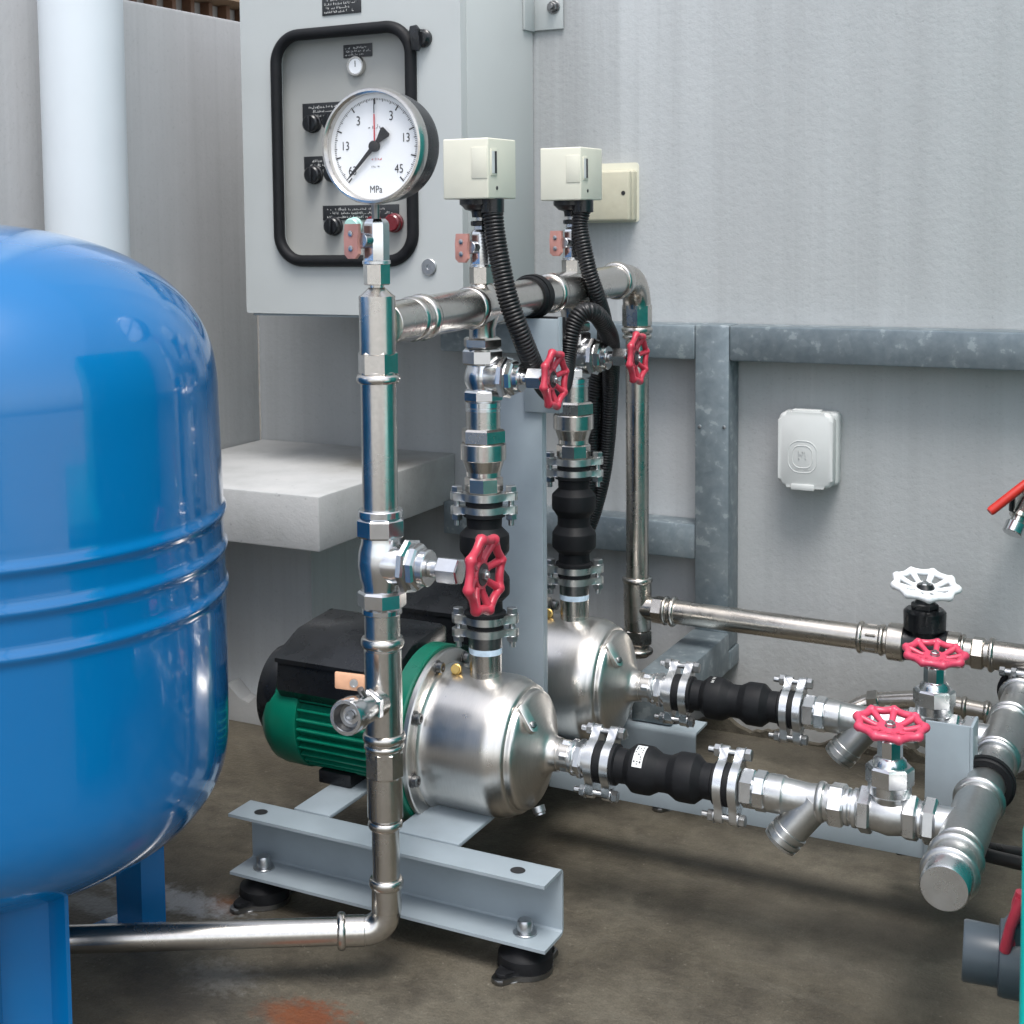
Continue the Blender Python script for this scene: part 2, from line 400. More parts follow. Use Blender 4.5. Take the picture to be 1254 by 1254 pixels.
# ------------------------------------------------------------------ things
def tag(o, label, cat, group=None, kind=None):
    if label: o['label'] = label
    if cat: o['category'] = cat
    if group: o['group'] = group
    if kind: o['kind'] = kind
    return o
def thing(name, label, cat, loc, group=None):
    o = bpy.data.objects.new(name, None); COL.objects.link(o); o.location = loc; o.empty_display_size = .05
    o['_o'] = tuple(float(c) for c in loc); return tag(o, label, cat, group)
def copy_tree(root, off, label):
    def cp(o, par):
        c = o.copy(); COL.objects.link(c)
        if par is not None: c.parent = par
        for ch in o.children: cp(ch, c)
        return c
    r = cp(root, None); r.location = V(root.location)+V(off); r['label'] = label
    return r
def fit(parent, A, segs, mat, key='y', core=None):
    """fittings along a straight run, at measured stations: p pipe, k cone, c collar, h hexagon, o octagon, r ring"""
    pipe = MB(); used = False
    for sg in segs:
        k, a, b, w = sg[:4]; mt = sg[4] if len(sg) > 4 else mat; nm = sg[5] if len(sg) > 5 else None
        t0, t1 = sorted((A.t(**{key: a}), A.t(**{key: b})))
        if k == 'p':
            r = A.rad(w, (t0+t1)/2)
            if nm or mt != mat: MB().cyl(A.p, A.d, t0, t1, r).build(nm or 'pipe', mt, parent)
            else: MB().cyl(A.p, A.d, t0, t1, r).build('pipe', mt, parent)
        elif k == 'k':
            ta, tb = A.t(**{key: a}), A.t(**{key: b}); pr = sorted([(ta, A.rad(w[0], ta)), (tb, A.rad(w[1], tb))])
            MB().lathe(A.p, A.d, pr, 40).build(nm or 'reducer', mt, parent)
        elif k == 'c':
            r = A.rad(w, (t0+t1)/2); MB().bead(A.p, A.d, t0, t1, r, r*.86).build(nm or 'collar', mt, parent)
        elif k == 'r':
            r = A.rad(w, (t0+t1)/2); MB().cyl(A.p, A.d, t0, t1, r, 44, .0012).build(nm or 'ring', mt, parent)
        elif k in 'ho':
            n = 6 if k == 'h' else 8; r = A.rad(w, (t0+t1)/2)*(1.03 if n == 6 else 1.0)
            MB().hexa(A.p, A.d, t0, t1, r, n, random.random()).build(nm or ('hex_nut' if n == 6 else 'union_nut'), mt, parent, 20)
    if used: pipe.build('pipe', mat, parent)
    else: pipe.bm.free()
def handwheel(parent, c, ax, R, mat, nut='zinc', phase=0.0, lobes=8):
    u, w, d = frame(ax); c = V(c)
    def P(r, a, h=0): return c+(u*math.cos(a)+w*math.sin(a))*r+d*h
    mb = MB(); n = 96
    rim = [P(R*(.925+.042*math.cos(lobes*(2*PI*i/n))), 2*PI*i/n+phase, R*.03) for i in range(n)]
    mb.tube(rim, [R*(.115+.055*max(0, math.cos(lobes*(2*PI*i/n)))**4) for i in range(n)], 12, True)
    for i in range(lobes):
        a = 2*PI*i/lobes+phase
        mb.tube([P(R*.20, a, -R*.14), P(R*.5, a, -R*.10), P(R*.93, a, R*.03)], [R*.12, R*.095, R*.115], 10)
    mb.lathe(c, d, [(-R*.3, R*.18), (-R*.28, R*.21), (-R*.2, R*.27), (-R*.07, R*.40), (-R*.02, R*.37), (-R*.02, R*.15), (-R*.06, R*.14)], 32)
    hw = mb.build('handwheel', mat, parent, 50)
    MB().hexa(c, d, -R*.02, R*.10, R*.15).lathe(c, d, [(R*.10, R*.08), (R*.15, R*.07)], 16).lathe(c, d, [(-R*.08, R*.17), (-R*.015, R*.17)], 24).build('wheel_nut', nut, hw, 25)
    return hw
def lug_outline(rb, L, rl, n=72):
    """oval two-lug flange outline, lugs along +-u"""
    out = []
    for i in range(n):
        a = 2*PI*i/n; best = rb
        for sgn in (0, PI):
            da = (a-sgn+PI) % (2*PI)-PI
            k = L*math.sin(da)
            if abs(k) < rl and abs(da) < PI/2: best = max(best, L*math.cos(da)+math.sqrt(rl*rl-k*k))
            elif abs(da) < .75: best = max(best, rb+(L*.93-rb)*math.exp(-((abs(da)-math.asin(rl/L))/.13)))
        out.append((best*math.cos(a), best*math.sin(a)))
    return out
def bolt(parent, p, d, t0, t1, r, mat='zinc', name='bolt'):
    """hex bolt with nut and washers: head outside t1, nut outside t0"""
    mb = MB(); mb.cyl(p, d, t0-r*2.2, t1, r*.52, 12)
    mb.hexa(p, d, t1+r*.2, t1+r*1.2, r); mb.cyl(p, d, t1, t1+r*.22, r*1.15, 20, .0002)
    mb.hexa(p, d, t0-r*1.15, t0-r*.2, r); mb.cyl(p, d, t0-r*.22, t0, r*1.15, 20, .0002)
    return mb.build(name, mat, parent, 25)
def scribble(mb, o, u, v, w, x0, x1, y, h, seedn, lift=.0004, dens=1.0):
    """a line of tiny worn lettering (unreadable at this size)"""
    rnd = random.Random(seedn); x = x0; o, u, v, w = V(o), V(u), V(v), V(w)
    while x < x1-h*.3:
        g = h*rnd.uniform(.35, .6)
        if rnd.random() < .84*dens:
            for k in range(rnd.choice((1, 2, 2))):
                xx = x+g*rnd.uniform(0, .5); yy = y+h*rnd.uniform(0, .35)
                if rnd.random() < .5: a, b_ = h*.16, h*rnd.uniform(.5, .75)
                else: a, b_ = g*.85, h*.17
                q = [o+u*(xx+i)+v*(yy+j)+w*lift for i, j in ((0, 0), (a, 0), (a, b_), (0, b_))]
                mb.face([mb.bm.verts.new(c) for c in q])
        x += g*1.25
def text_into(mb, body, o, u, v, size, align='CENTER', lift=.0004, w=None):
    cu = bpy.data.curves.new('t', 'FONT'); cu.body = body; cu.size = size; cu.align_x = align; cu.align_y = 'CENTER'; cu.resolution_u = 3
    ob = bpy.data.objects.new('t', cu); me = bpy.data.meshes.new_from_object(ob)
    o, u, v = V(o), V(u), V(v); nn = V(w) if w is not None else u.cross(v)
    vs = [mb.bm.verts.new(o+u*p.co.x+v*p.co.y+nn*lift) for p in me.vertices]
    for p in me.polygons: mb.face([vs[i] for i in p.vertices])
    bpy.data.objects.remove(ob); bpy.data.curves.remove(cu); bpy.data.meshes.remove(me)
XU, YU, ZU = V((1, 0, 0)), V((0, 1, 0)), V((0, 0, 1))

# ================================================================== SETTING
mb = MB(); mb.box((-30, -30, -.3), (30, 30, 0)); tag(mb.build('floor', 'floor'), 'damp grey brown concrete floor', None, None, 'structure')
WY = 2.190; LX = -1.522
w = MB().box((LX-.001, WY, -.05), (4.2, WY+.18, 2.9)).build('rendered_wall', 'wall'); tag(w, 'pale grey rendered wall behind the pumps, carrying the rail and cabinet', 'wall')
w = MB().box((LX-.16, -.6, -.05), (LX, WY-.002, 1.166), .006).build('side_wall', 'wallrough'); tag(w, 'darker stained grey side wall behind the white downpipe', 'wall')
# corner ledge
t = thing('concrete_ledge', 'thick concrete shelf in the wall corner on a grey plinth', 'ledge', (-1.36, 2.0, 0))
mb = MB().box((LX+.002, 1.752, .326), (-1.120, WY-.002, .408), .003); mb.build('slab', 'ledge', t)
MB().box((LX+.003, 1.902, -.02), (-1.233, WY-.003, .325)).build('plinth', 'plinth', t)
mb = MB(); rnd = random.Random(3); pts = []
for i in range(15):
    x = LX+.004+i*(.285/14); pts.append((x, .055+rnd.uniform(-.012, .018)+.02*math.sin(i*.5)))
poly = pts[::-1]+[(pts[0][0], -.01), (pts[-1][0], -.01)]
mb.prism([(a, b) for a, b in poly], (0, 1.868, 0), XU, ZU, YU, 0, .0335, (), .003); mb.build('chipped_plaster_foot', 'ledge', t)
# crumbling plaster toe of the big wall
mb = MB(); rnd = random.Random(11); top = []
for i in range(260):
    x = -.95+i*.008; top.append((x, max(.002, .010+.007*math.sin(i*.21)+.006*math.sin(i*.53+1)+rnd.uniform(-.003, .003))))
mb.prism(top[::-1]+[(top[0][0], -.01), (top[-1][0], -.01)], (0, WY-.012, 0), XU, ZU, YU, 0, .012)
tag(mb.build('crumbled_mortar', 'floor', None, 20), 'crumbled mortar along the foot of the rear wall', None, None, 'stuff')

# neighbour's eave beyond the side wall (brown rafters and pale boards)
t = thing('slatted_eave', 'brown slatted timber eave of the neighbouring house above the side wall', 'eave', (-2.6, 2.6, 1.2))
ex = -2.35
mb = MB()
for i in range(27):
    y = 1.6+i*.079; mb.box((ex-.03, y, 1.05), (ex, y+.016, 1.398))
mb.build('slat', 'wood', t)
MB().box((ex-.06, 1.4, 1.0), (ex-.031, 3.9, 1.398)).build('board', 'pale', t)
MB().box((ex-.08, 1.4, 1.40), (ex+.06, 3.9, 1.46)).build('beam', 'woodlight', t)
MB().box((ex-.4, 1.4, 1.462), (ex+.04, 3.9, 1.53)).build('fascia', 'wood', t)

# white downpipe
pc = at(103, 150, X=-1.425); r = .0605
t = thing('downpipe', 'thick white plastic downpipe standing in front of the side wall', 'pipe', (pc.x, pc.y, 0))
MB().cyl((pc.x, pc.y, 0), ZU, .0, 2.6, r, 64, .001).build('pipe', 'pvcwhite', t)
MB().lathe((pc.x, pc.y, 0), ZU, [(.25, r), (.25, r+.006), (.36, r+.006), (.365, r)], 48).build('socket', 'pvcwhite', t)

# ================================================================== BLUE TANK
TC = V((-1.111, 1.051, 0))
t = thing('pressure_tank', 'big glossy blue pressure tank with three ribs, cut by the left edge', 'tank', TC)
body = []
for k in range(25):                                   # lower dish
    a = PI/2*k/24; body.append((.30-.16*max(0, math.cos(a))**(2/3), .2717*math.sin(a)))
body += [(.36, .2722), (.45, .2722), (.53, .2712), (.58, .2700)]
for k in range(29):                                   # upper dome
    a = PI/2*k/28; body.append((.62+.19*math.sin(a)**(2/2.7), .269*max(0, math.cos(a))))
def rib(z, r):
    return sum(.0030*math.exp(-((z-zz)/.0058)**2) for zz in (.5115, .4745, .4345))
fine = []
for (z0, r0), (z1, r1) in zip(body, body[1:]):
    k = max(1, int((z1-z0)/.0011)) if z1 > .40 and z0 < .55 else 1
    for j in range(k): zz = z0+(z1-z0)*j/k; fine.append((zz, r0+(r1-r0)*j/k+rib(zz, 0)))
fine.append(body[-1])
MB().lathe(TC, ZU, fine, 160).build('shell', 'tank', t, 60)
for a in (73, 330, 205):
    ar = math.radians(a); rd = V((math.cos(ar), math.sin(ar), 0)); tg = V((-math.sin(ar), math.cos(ar), 0))
    mb = MB(); hw = .036
    # folded sheet channel, lips turned outwards
    po = [(-hw, .026), (-hw+.004, .027), (-hw+.013, .006), (hw-.013, .006), (hw-.004, .027), (hw, .026), (hw-.010, .001), (-hw+.010, .001)]
    mb.prism(po, TC+rd*.19, tg, rd, ZU, .006, .205)
    mb.build('leg', 'tank', t)
    mb = MB().obox(TC+rd*.19+V((0, 0, .003)), (.039, .026, .003), (tg, rd, ZU), .001); mb.build('foot_plate', 'tank', t)

# ================================================================== PIPES: tank riser
RX, RY = -.741, 1.277
A = Axis((RX, RY, 0), ZU)
t = thing('tank_riser_pipe', 'front stainless riser pipe with press collars, joining the tank pipe to the gauge', 'pipe', (RX, RY, 0))
fit(t, A, [('p', 362, 434, 45), ('k', 352, 363, (20, 44)), ('p', 340, 356, 18), ('h', 430, 459, 48), ('c', 458, 469, 55), ('p', 455, 632, 44),
           ('p', 735, 1000, 44), ('c', 779, 792, 54), ('p', 794, 898, 46.5), ('c', 896, 908, 53), ('c', 909, 917, 50), ('p', 905, 925, 46), ('o', 917, 950, 48.5), ('k', 948, 966, (45, 34)),
           ('p', 940, 1100, 34), ('h', 981, 1003, 37), ('c', 1003, 1014, 43), ('c', 1074, 1086, 43), ('p', 1084, 1114, 37)], 'steel')
pz = .058
fd = (V((-1.111, 1.051, 0))-V((RX, RY, 0))).normalized()
zb = A.at(A.t(y=1112)).z; er = zb-pz; rr = A.rad(36, A.t(y=1112))
arcp = [V((RX, RY, zb))+fd*(er*(1-math.cos(a)))+ZU*(-er*math.sin(a)) for a in [PI/2*i/14 for i in range(15)]]
MB().tube(arcp, rr, 36).build('elbow', 'steel', t)
B = Axis(V((RX, RY, pz))+fd*er, fd)
L = (V((-1.111, 1.051, pz))-B.p).length
mb = MB().cyl(B.p, fd, .012, L, rr*.93, 36); mb.build('pipe', 'steel', t)
MB().cyl(B.p, fd, 0, .021, rr*1.04).build('socket', 'steel', t)
MB().bead(B.p, fd, .020, .029, rr*1.26, rr*1.05).build('collar', 'steel', t)
# header branch stub of the riser
hz0 = at(467, 398, X=RX).z; hz1 = at(775, 340, X=RX).z

# drain cock on the riser
zc = at(470, 856, Y=RY).z
dd = V((.06, -1, .08)).normalized()
t = thing('drain_cock', 'small chromed drain cock with faded orange lever on the front riser', 'valve', (RX, RY, zc))
P0 = V((RX, RY, zc))
MB().cyl(P0, dd, .014, .032, .0155, 32).build('branch', 'steel', t)
MB().hexa(P0, dd, .029, .040, .0175).build('hex_nut', 'chrome', t, 20)
mb = MB().lathe(P0, dd, [(.038, .014), (.041, .0155), (.066, .0165), (.0665, .0182), (.083, .0182), (.085, .0172), (.085, .0140), (.073, .0132), (.073, .0045), (.069, .0045), (.069, 0)], 40); mb.build('body', 'chrome', t)
MB().lathe(P0, dd, [(.0845, .0141), (.0735, .0120), (.0725, .0060), (.0695, .0055), (.0695, 0)], 32, None, 0, None, False).build('mouth_liner', 'darkbolt', t)
MB().lathe(P0, dd, [(.074, .0045), (.0785, .0045), (.0785, .0028), (.076, .0028), (.076, 0)], 20).build('spout_core', 'zinc', t)
lc = at(426, 836, Y=RY-.062)
MB().obox(lc+V((0, .004, 0)), (.0155, .003, .0085), ((CR+V((0, 0, -.12))).normalized(), CF, CR.cross(CF).normalized()), .0018).build('lever', 'amber', t)
MB().lathe(lc+CR*.006, -CF, [(.001, .0042), (.0034, .0042), (.0034, .0030), (.0030, .0028), (.0030, 0)], 18).build('rivet', 'zinc', t)
MB().tube([lc+V((.012, .004, -.006)), P0+dd*.052+V((.004, 0, .016)), P0+dd*.052], .0035, 10).build('stem', 'darkbolt', t)

# ---------------- gate valves with horizontal stems (on the risers)
def side_gate_valve(name_label, X, Y, yc, segs, bonnet, wheel, R, mat, wmat='red', grp='red handwheel valves on the upright pipes', bodyspec=None):
    A = Axis((X, Y, 0), ZU); tc = A.t(y=yc); C = A.at(tc)
    t = thing('gate_valve', name_label, 'valve', C, grp)
    fit(t, A, segs, mat)
    y0, y1, w = bodyspec; ta, tb = A.t(y=y1), A.t(y=y0); r = A.rad(w, tc)
    mb = MB(); L = tb-ta
    mb.lathe((X, Y, 0), ZU, [(ta, r*.86), (ta+L*.12, r*.88), (ta+L*.28, r*1.0), (ta+L*.5, r*1.06), (ta+L*.72, r*1.0), (ta+L*.88, r*.88), (tb, r*.86)], 44)
    mb.lathe(C, XU, [(0, r*.98), (r*.95, r*.92), (r*1.2, r*.84), (bonnet[0][0]+.002, r*.86)], 40)
    mb.build('body', mat, t)
    for k, (a, b, rr, kind) in enumerate(bonnet):
        rr = rr*1.08
        if kind == 'h': MB().hexa(C, XU, a, b, rr*1.04, 8 if rr > .016 else 6, .2+k*.3).build('bonnet_nut', mat, t, 20)
        else: MB().cyl(C, XU, a, b, rr, 32, .0012).build('spindle' if rr < .012 else 'bonnet', mat, t)
    wc = C+XU*wheel
    MB().cyl(C, XU, wheel-.016, wheel, R*.30, 20).build('wheel_collar', 'plastic', t)
    handwheel(t, wc, XU, R, wmat, 'zinc', .2)
    return t
side_gate_valve('largest red handwheel valve, on the front riser beside the concrete ledge', RX, RY, 689,
    [('r', 623, 633, 56), ('o', 633, 657, 61), ('o', 722, 743, 60), ('r', 743, 751, 50)],
    [(.030, .0385, .0255, 'h'), (.0385, .048, .0215, 'h'), (.048, .057, .0175, 'p'), (.057, .068, .0085, 'p'), (.068, .092, .0125, 'h')],
    .118, .0385, 'chrome', bodyspec=(655, 724, 55))

# gauge isolating ball valve
def ball_valve(X, Y, ys, ws, label, lever_dx=.0, top='r'):
    A = Axis((X, Y, 0), ZU); y0, y1, y2, y3 = ys          # top, body bottom, nut bottom
    t = thing('ball_valve', label, 'valve', A.at(A.t(y=y2)), 'small valves with pink levers')
    tb, tt = A.t(y=y1), A.t(y=y0); r = A.rad(ws[0], tt)
    MB().lathe((X, Y, 0), ZU, [(tb, r*1.0), (tt-.006, r*1.02), (tt-.003, r*.95), (tt, r*.74)], 8, None, .28).build('body', 'chrome', t, 20)
    MB().cyl((X, Y, 0), ZU, tb-.003, tb+.001, r*1.06).build('ring', 'bright', t)
    t2 = A.t(y=y2); MB().hexa((X, Y, 0), ZU, t2, tb-.002, A.rad(ws[1], t2)*1.05, 6, .3).build('hex_nut', 'steel', t, 20)
    c = V((X, Y, (tb+tt)/2)); s = V((-.24, -.97, 0)).normalized(); rt = s.cross(ZU)*-1
    MB().cyl(c, s, r*.7, r*1.55, r*.55, 24).build('stem_housing', 'zinc', t)
    pw, ph = r*.76, (tt-tb)*.41
    s_off = rt*(-r*.82); c = c+s_off; MB().cyl(c-s_off*.5, s, r*.6, r*1.4, r*.62, 20).build('stem', 'zinc', t)
    po = [(-pw, -ph*.75), (-pw*.5, -ph), (pw*.5, -ph), (pw, -ph*.7), (pw*.8, -ph*.1), (pw, ph*.4), (pw*1.0, ph), (-pw*.9, ph), (-pw, ph*.3)]
    lv = MB().prism(po, c+s*(r*1.5)+ZU*(-ph*.05), rt, ZU, s, 0, .0045, (), .0008).build('lever', 'lever', t)
    mb = MB()
    for q in (-.45, .4):
        mb.lathe(c+s*(r*1.5+.0045)+ZU*(q*ph), s, [(0, .003), (.0012, .003), (.0016, .0022), (.0016, 0)], 16)
    mb.build('screw', 'zinc', lv)
    return t
ball_valve(RX, RY, (268, 320, 349, 0), (33, 32), 'small chromed valve with pink lever, topping the front riser under the gauge')

# ================================================================== PRESSURE GAUGE
GC = at(457, 179, Y=1.240); GR = .0575
t = thing('pressure_gauge', 'large round white pressure gauge in a steel bezel, in front of the cabinet window', 'gauge', GC)
nY = V((0, -1, 0))
# axis direction -Y (dial faces the viewer's side)
MB().lathe(GC, nY, [(-.042, 0), (-.042, GR*.82), (-.039, GR*.92), (-.032, GR*.945), (-.008, GR*.93), (-.006, GR*.93)], 96).build('case', 'plastic', t)
MB().lathe(GC, nY, [(-.010, GR*.94), (-.009, GR*.985), (-.004, GR*1.0), (.003, GR*.995), (.006, GR*.97), (.0065, GR*.93), (.003, GR*.905), (-.0045, GR*.90)], 96, None, 0, None, False).build('bezel', 'steel', t)
dial = MB().lathe(GC, nY, [(-.006, GR*.915), (-.0045, GR*.915), (-.0045, 0)], 96).build('dial', 'dial', t)
fo = GC+V((0, -.0045, 0))*-1*-1
fo = GC+nY*(-.0045)
mb = MB()
def tick(ang, r0, r1, wd):
    c, s = math.cos(ang), math.sin(ang); pr = V((c, 0, s)); pt = V((-s, 0, c))
    q = [fo+pr*r0+pt*wd, fo+pr*r1+pt*wd, fo+pr*r1-pt*wd, fo+pr*r0-pt*wd]
    mb.face([mb.bm.verts.new(x+nY*.0004) for x in q])
for i in range(121):
    a = math.radians(228-276*i/120)
    if i % 15 == 0: tick(a, GR*.715, GR*.82, .0007)
    elif i % 5 == 0: tick(a, GR*.765, GR*.82, .0004)
    else: tick(a, GR*.785, GR*.82, .0003)
for s_, (x, z), sz in (('63', (-.46, -.41), .0125), ('13', (-.60, .02), .0125), ('3', (-.33, .44), .0135), ('3', (.32, .50), .0135), ('13', (.60, .12), .0125), ('45', (.46, -.40), .0125), ('MPa', (0, -.74), .0105)):
    text_into(mb, s_, fo+V((x*GR, 0, z*GR)), XU*.82, ZU, sz*.98, w=nY)
scribble(mb, fo+V((-.008, 0, GR*.30)), XU, ZU, nY, 0, .016, 0, .0038, 5)
scribble(mb, fo+V((-.005, 0, -GR*.36)), XU, ZU, nY, 0, .010, 0, .0022, 6)
mb.build('markings', 'ink', dial)
mb = MB(); scribble(mb, fo+V((-.006, 0, -GR*.24)), XU, ZU, nY, 0, .013, 0, .0026, 8); mb.build('red_markings', 'redink', dial)
mb = MB(); a = math.radians(226); pr = V((math.cos(a), 0, math.sin(a))); pt = V((-pr.z, 0, pr.x)); o_ = fo+nY*.003
mb.prism([(GR*.80, 0), (GR*.62, .0013), (GR*.1, .0022), (-GR*.12, .0022), (-GR*.32, .0062), (-GR*.36, .0050), (-GR*.36, -.0050), (-GR*.32, -.0062), (-GR*.12, -.0022), (GR*.1, -.0022), (GR*.62, -.0013)], o_, pr, pt, nY, 0, .0008)
mb.lathe(o_, nY, [(-.003, .0055), (.0015, .0055), (.0022, .004), (.0022, 0)], 24); mb.build('needle', 'ink', t)
mb = MB(); mb.prism([(-.0006, 0), (.0006, 0), (.0006, GR*.55), (-.0006, GR*.55)], o_+nY*-.0012, XU, ZU, nY, 0, .0005); mb.build('red_pointer', 'redink', t)
MB().prism([(-.0004, GR*.56), (.0004, GR*.56), (.0004, GR*.80), (-.0004, GR*.80)], o_+nY*-.0012, XU, ZU, nY, 0, .0005).build('pointer_tip', 'ink', t)
MB().lathe(GC, nY, [(.0022, GR*.91), (.0022, 0)], 64, None, 0, None, False).build('glass', 'glass', t)
MB().tube([V((RX, RY, GC.z-GR*.70)), V((RX, RY, at(461, 268, Y=RY).z-.002))], .0042, 16).build('stem', 'darkbolt', t)

# ================================================================== DISCHARGE HEADER
hs = (hz1-hz0)/(2.03-1.285)
H = Axis((RX, 1.277, hz0), (0, 1, hs))
t = thing('discharge_header_pipe', 'upper stainless header pipe running back from the front riser over both pumps', 'pipe', (RX, 1.5, hz0))
fit(t, H, [('p', 470, 760, 45), ('p', 488, 516, 50), ('c', 500, 508, 56), ('c', 512, 520, 58), ('c', 573, 581, 54), ('p', 578, 608, 49), ('c', 606, 614, 53), ('c', 671, 677, 50), ('p', 675, 706, 46), ('c', 706, 712, 50), ('c', 752, 758, 47)], 'steel', 'x')
EY = 2.045; zE = H.p.z+hs*(EY-1.277); er = .045; rr = .0185
c0 = V((RX, EY-er, zE-hs*er))
arcp = [c0+YU*(er*math.sin(a))+ZU*(-er*(1-math.cos(a))) for a in [PI/2*i/14 for i in range(15)]]
MB().tube([c0-YU*.02]+arcp, rr*1.12, 36).build('elbow', 'steel_old', t)
# down pipe at the wall
VP = Axis((RX, EY, 0), ZU)
t2 = thing('wall_drop_pipe', 'tarnished stainless pipe dropping along the wall from the header bend to the low tee', 'pipe', (RX, EY, 0))
zt = arcp[-1].z
mb = MB().cyl((RX, EY, 0), ZU, .145, zt, rr*.92, 36); mb.build('pipe', 'steel_old', t2)
fit(t2, VP, [('o', 372, 400, 36), ('c', 400, 408, 38), ('c', 409, 415, 36), ('c', 706, 713, 37), ('p', 712, 740, 34), ('p', 738, 770, 33), ('h', 770, 788, 34), ('c', 793, 800, 38)], 'steel_old')
zB = at(820, 748, Y=EY).z
BX = Axis((RX, EY, zB), (1, 0, -.012))
t3 = thing('bypass_pipe', 'low stainless pipe along the wall from the drop pipe to the white handwheel', 'pipe', (-.5, EY, zB))
mb = MB(); mb.lathe((RX, EY, zB), XU, [(.006, .0185), (.04, .0155)], 36); mb.build('tee_branch', 'steel_old', t3)
fit(t3, BX, [('p', 790, 1080, 30), ('h', 800, 814, 33), ('c', 813, 818, 36), ('c', 821, 828, 37), ('c', 1051, 1058, 40), ('p', 1056, 1078, 35), ('h', 1061, 1076, 36), ('c', 1077, 1084, 39), ('p', 1083, 1112, 34), ('r', 1088, 1108, 46, 'steel_old', 'union_nut'), ('p', 1155, 1254, 33), ('r', 1160, 1176, 44, 'steel_old', 'union_nut'), ('c', 1177, 1182, 42), ('h', 1190, 1206, 40), ('c', 1211, 1218, 43), ('p', 1216, 1262, 36)], 'steel_old', 'x')
# black bypass valve, white wheel
vx = BX.at(BX.t(x=1132)); t = thing('bypass_valve', 'black bodied valve with a white handwheel on the low wall pipe', 'valve', vx)
mb = MB().lathe(vx, XU, [(-.032, .020), (-.030, .024), (-.018, .022), (-.008, .024), (.008, .024), (.018, .022), (.030, .024), (.032, .020)], 36)
mb.build('body', 'plastic', t)
mb = MB().lathe(vx, ZU, [(0, .02), (.022, .021), (.024, .0275), (.048, .0278), (.052, .024)], 40); mb.build('bonnet', 'plastic', t)
MB().hexa(vx, ZU, .051, .060, .018).build('bonnet_nut', 'plastic', t, 20)
MB().lathe(vx, ZU, [(.059, .0145), (.066, .011), (.074, .0115), (.080, .0135), (.086, .010)], 28).build('stem_neck', 'plastic', t)
wz = at(1131, 717, Y=EY).z
handwheel(t, V((vx.x, vx.y, wz)), V((.10, -.22, 1)), .0415, 'whitepaint', 'zinc', .1, 9)

# low drain pipe behind
D = Axis((-.45, 2.1, at(1120, 856, Y=2.1).z), (1, 0, 0))
t = thing('rear_drain_pipe', 'dull stainless pipe with a union low against the wall behind the suction valves', 'pipe', (-.34, 2.1, D.p.z))
mb = MB()
pts = [at(1030, 884, Y=2.08), at(1045, 869, Y=2.09), at(1062, 861, Y=2.1), at(1085, 858, Y=2.1), at(1135, 857, Y=2.1), at(1180, 866, Y=2.1), at(1213, 873, Y=2.1)]
mb.tube(spline(pts, 6), .0125, 24); mb.build('pipe', 'steel_old', t)
MB().hexa(at(1064, 860, Y=2.1), (at(1085, 858, Y=2.1)-at(1064, 860, Y=2.1)), 0, .016, .0165).build('hex_nut', 'steel_old', t, 20)
MB().bead(at(1178, 866, Y=2.1), XU, 0, .007, .016, .0125).build('collar', 'steel_old', t)
MB().bead(at(1205, 872, Y=2.1), XU, 0, .008, .0165, .0135).build('collar', 'steel_old', t)

# ================================================================== RISER OF PUMP 1 (copied for pump 2)
Y1, DY = 1.521, .276
OFF = V((0, DY, 0))
R1 = Axis((RX, Y1, 0), ZU)
# pump nipple + fittings
def two(first_root, label2, off=OFF): return copy_tree(first_root, off, label2)
t = thing('discharge_riser_pipe', 'short upright pipe and check valve rising from the front pump to the header', 'pipe', (RX, Y1, 0), 'pump riser pipes')
zh = H.p.z+hs*(Y1-1.277)
MB().lathe((RX, Y1, 0), ZU, [(A_, B_) for A_, B_ in ((R1.t(y=416), .0155), (zh-.026, .0155), (zh-.020, .018), (zh-.010, .021))], 36).build('tee_branch', 'steel', t)
fit(t, R1, [('h', 413, 426, 48), ('p', 498, 526, 42), ('h', 524, 543, 55), ('r', 542, 563, 56, 'steel', 'check_valve_body'), ('k', 562, 577, (52, 42)), ('p', 575, 583, 42), ('o', 583, 603, 47),
            ('p', 774, 792, 41, 'darkbolt', 'plug'), ('p', 791, 799, 41, 'tape', 'seal_tape'), ('p', 798, 820, 40), ('k', 818, 842, (39, 41))], 'steel')
two(t, 'short upright pipe and check valve rising from the rear pump to the header')
g1 = side_gate_valve('red handwheel valve on the riser above the front pump, under the left cream box', RX, Y1, 461,
    [('o', 427, 446, 52), ('o', 477, 491, 50), ('r', 491, 499, 44), ('r', 498, 504, 43, 'bright')],
    [(.026, .0345, .0225, 'h'), (.0345, .0435, .0185, 'h'), (.0435, .051, .0155, 'p'), (.051, .0585, .0075, 'p'), (.0585, .078, .0115, 'h')],
    .090, .0325, 'chrome', bodyspec=(444, 479, 44))
two(g1, 'red handwheel valve on the rear pump riser, in front of the wall drop pipe')

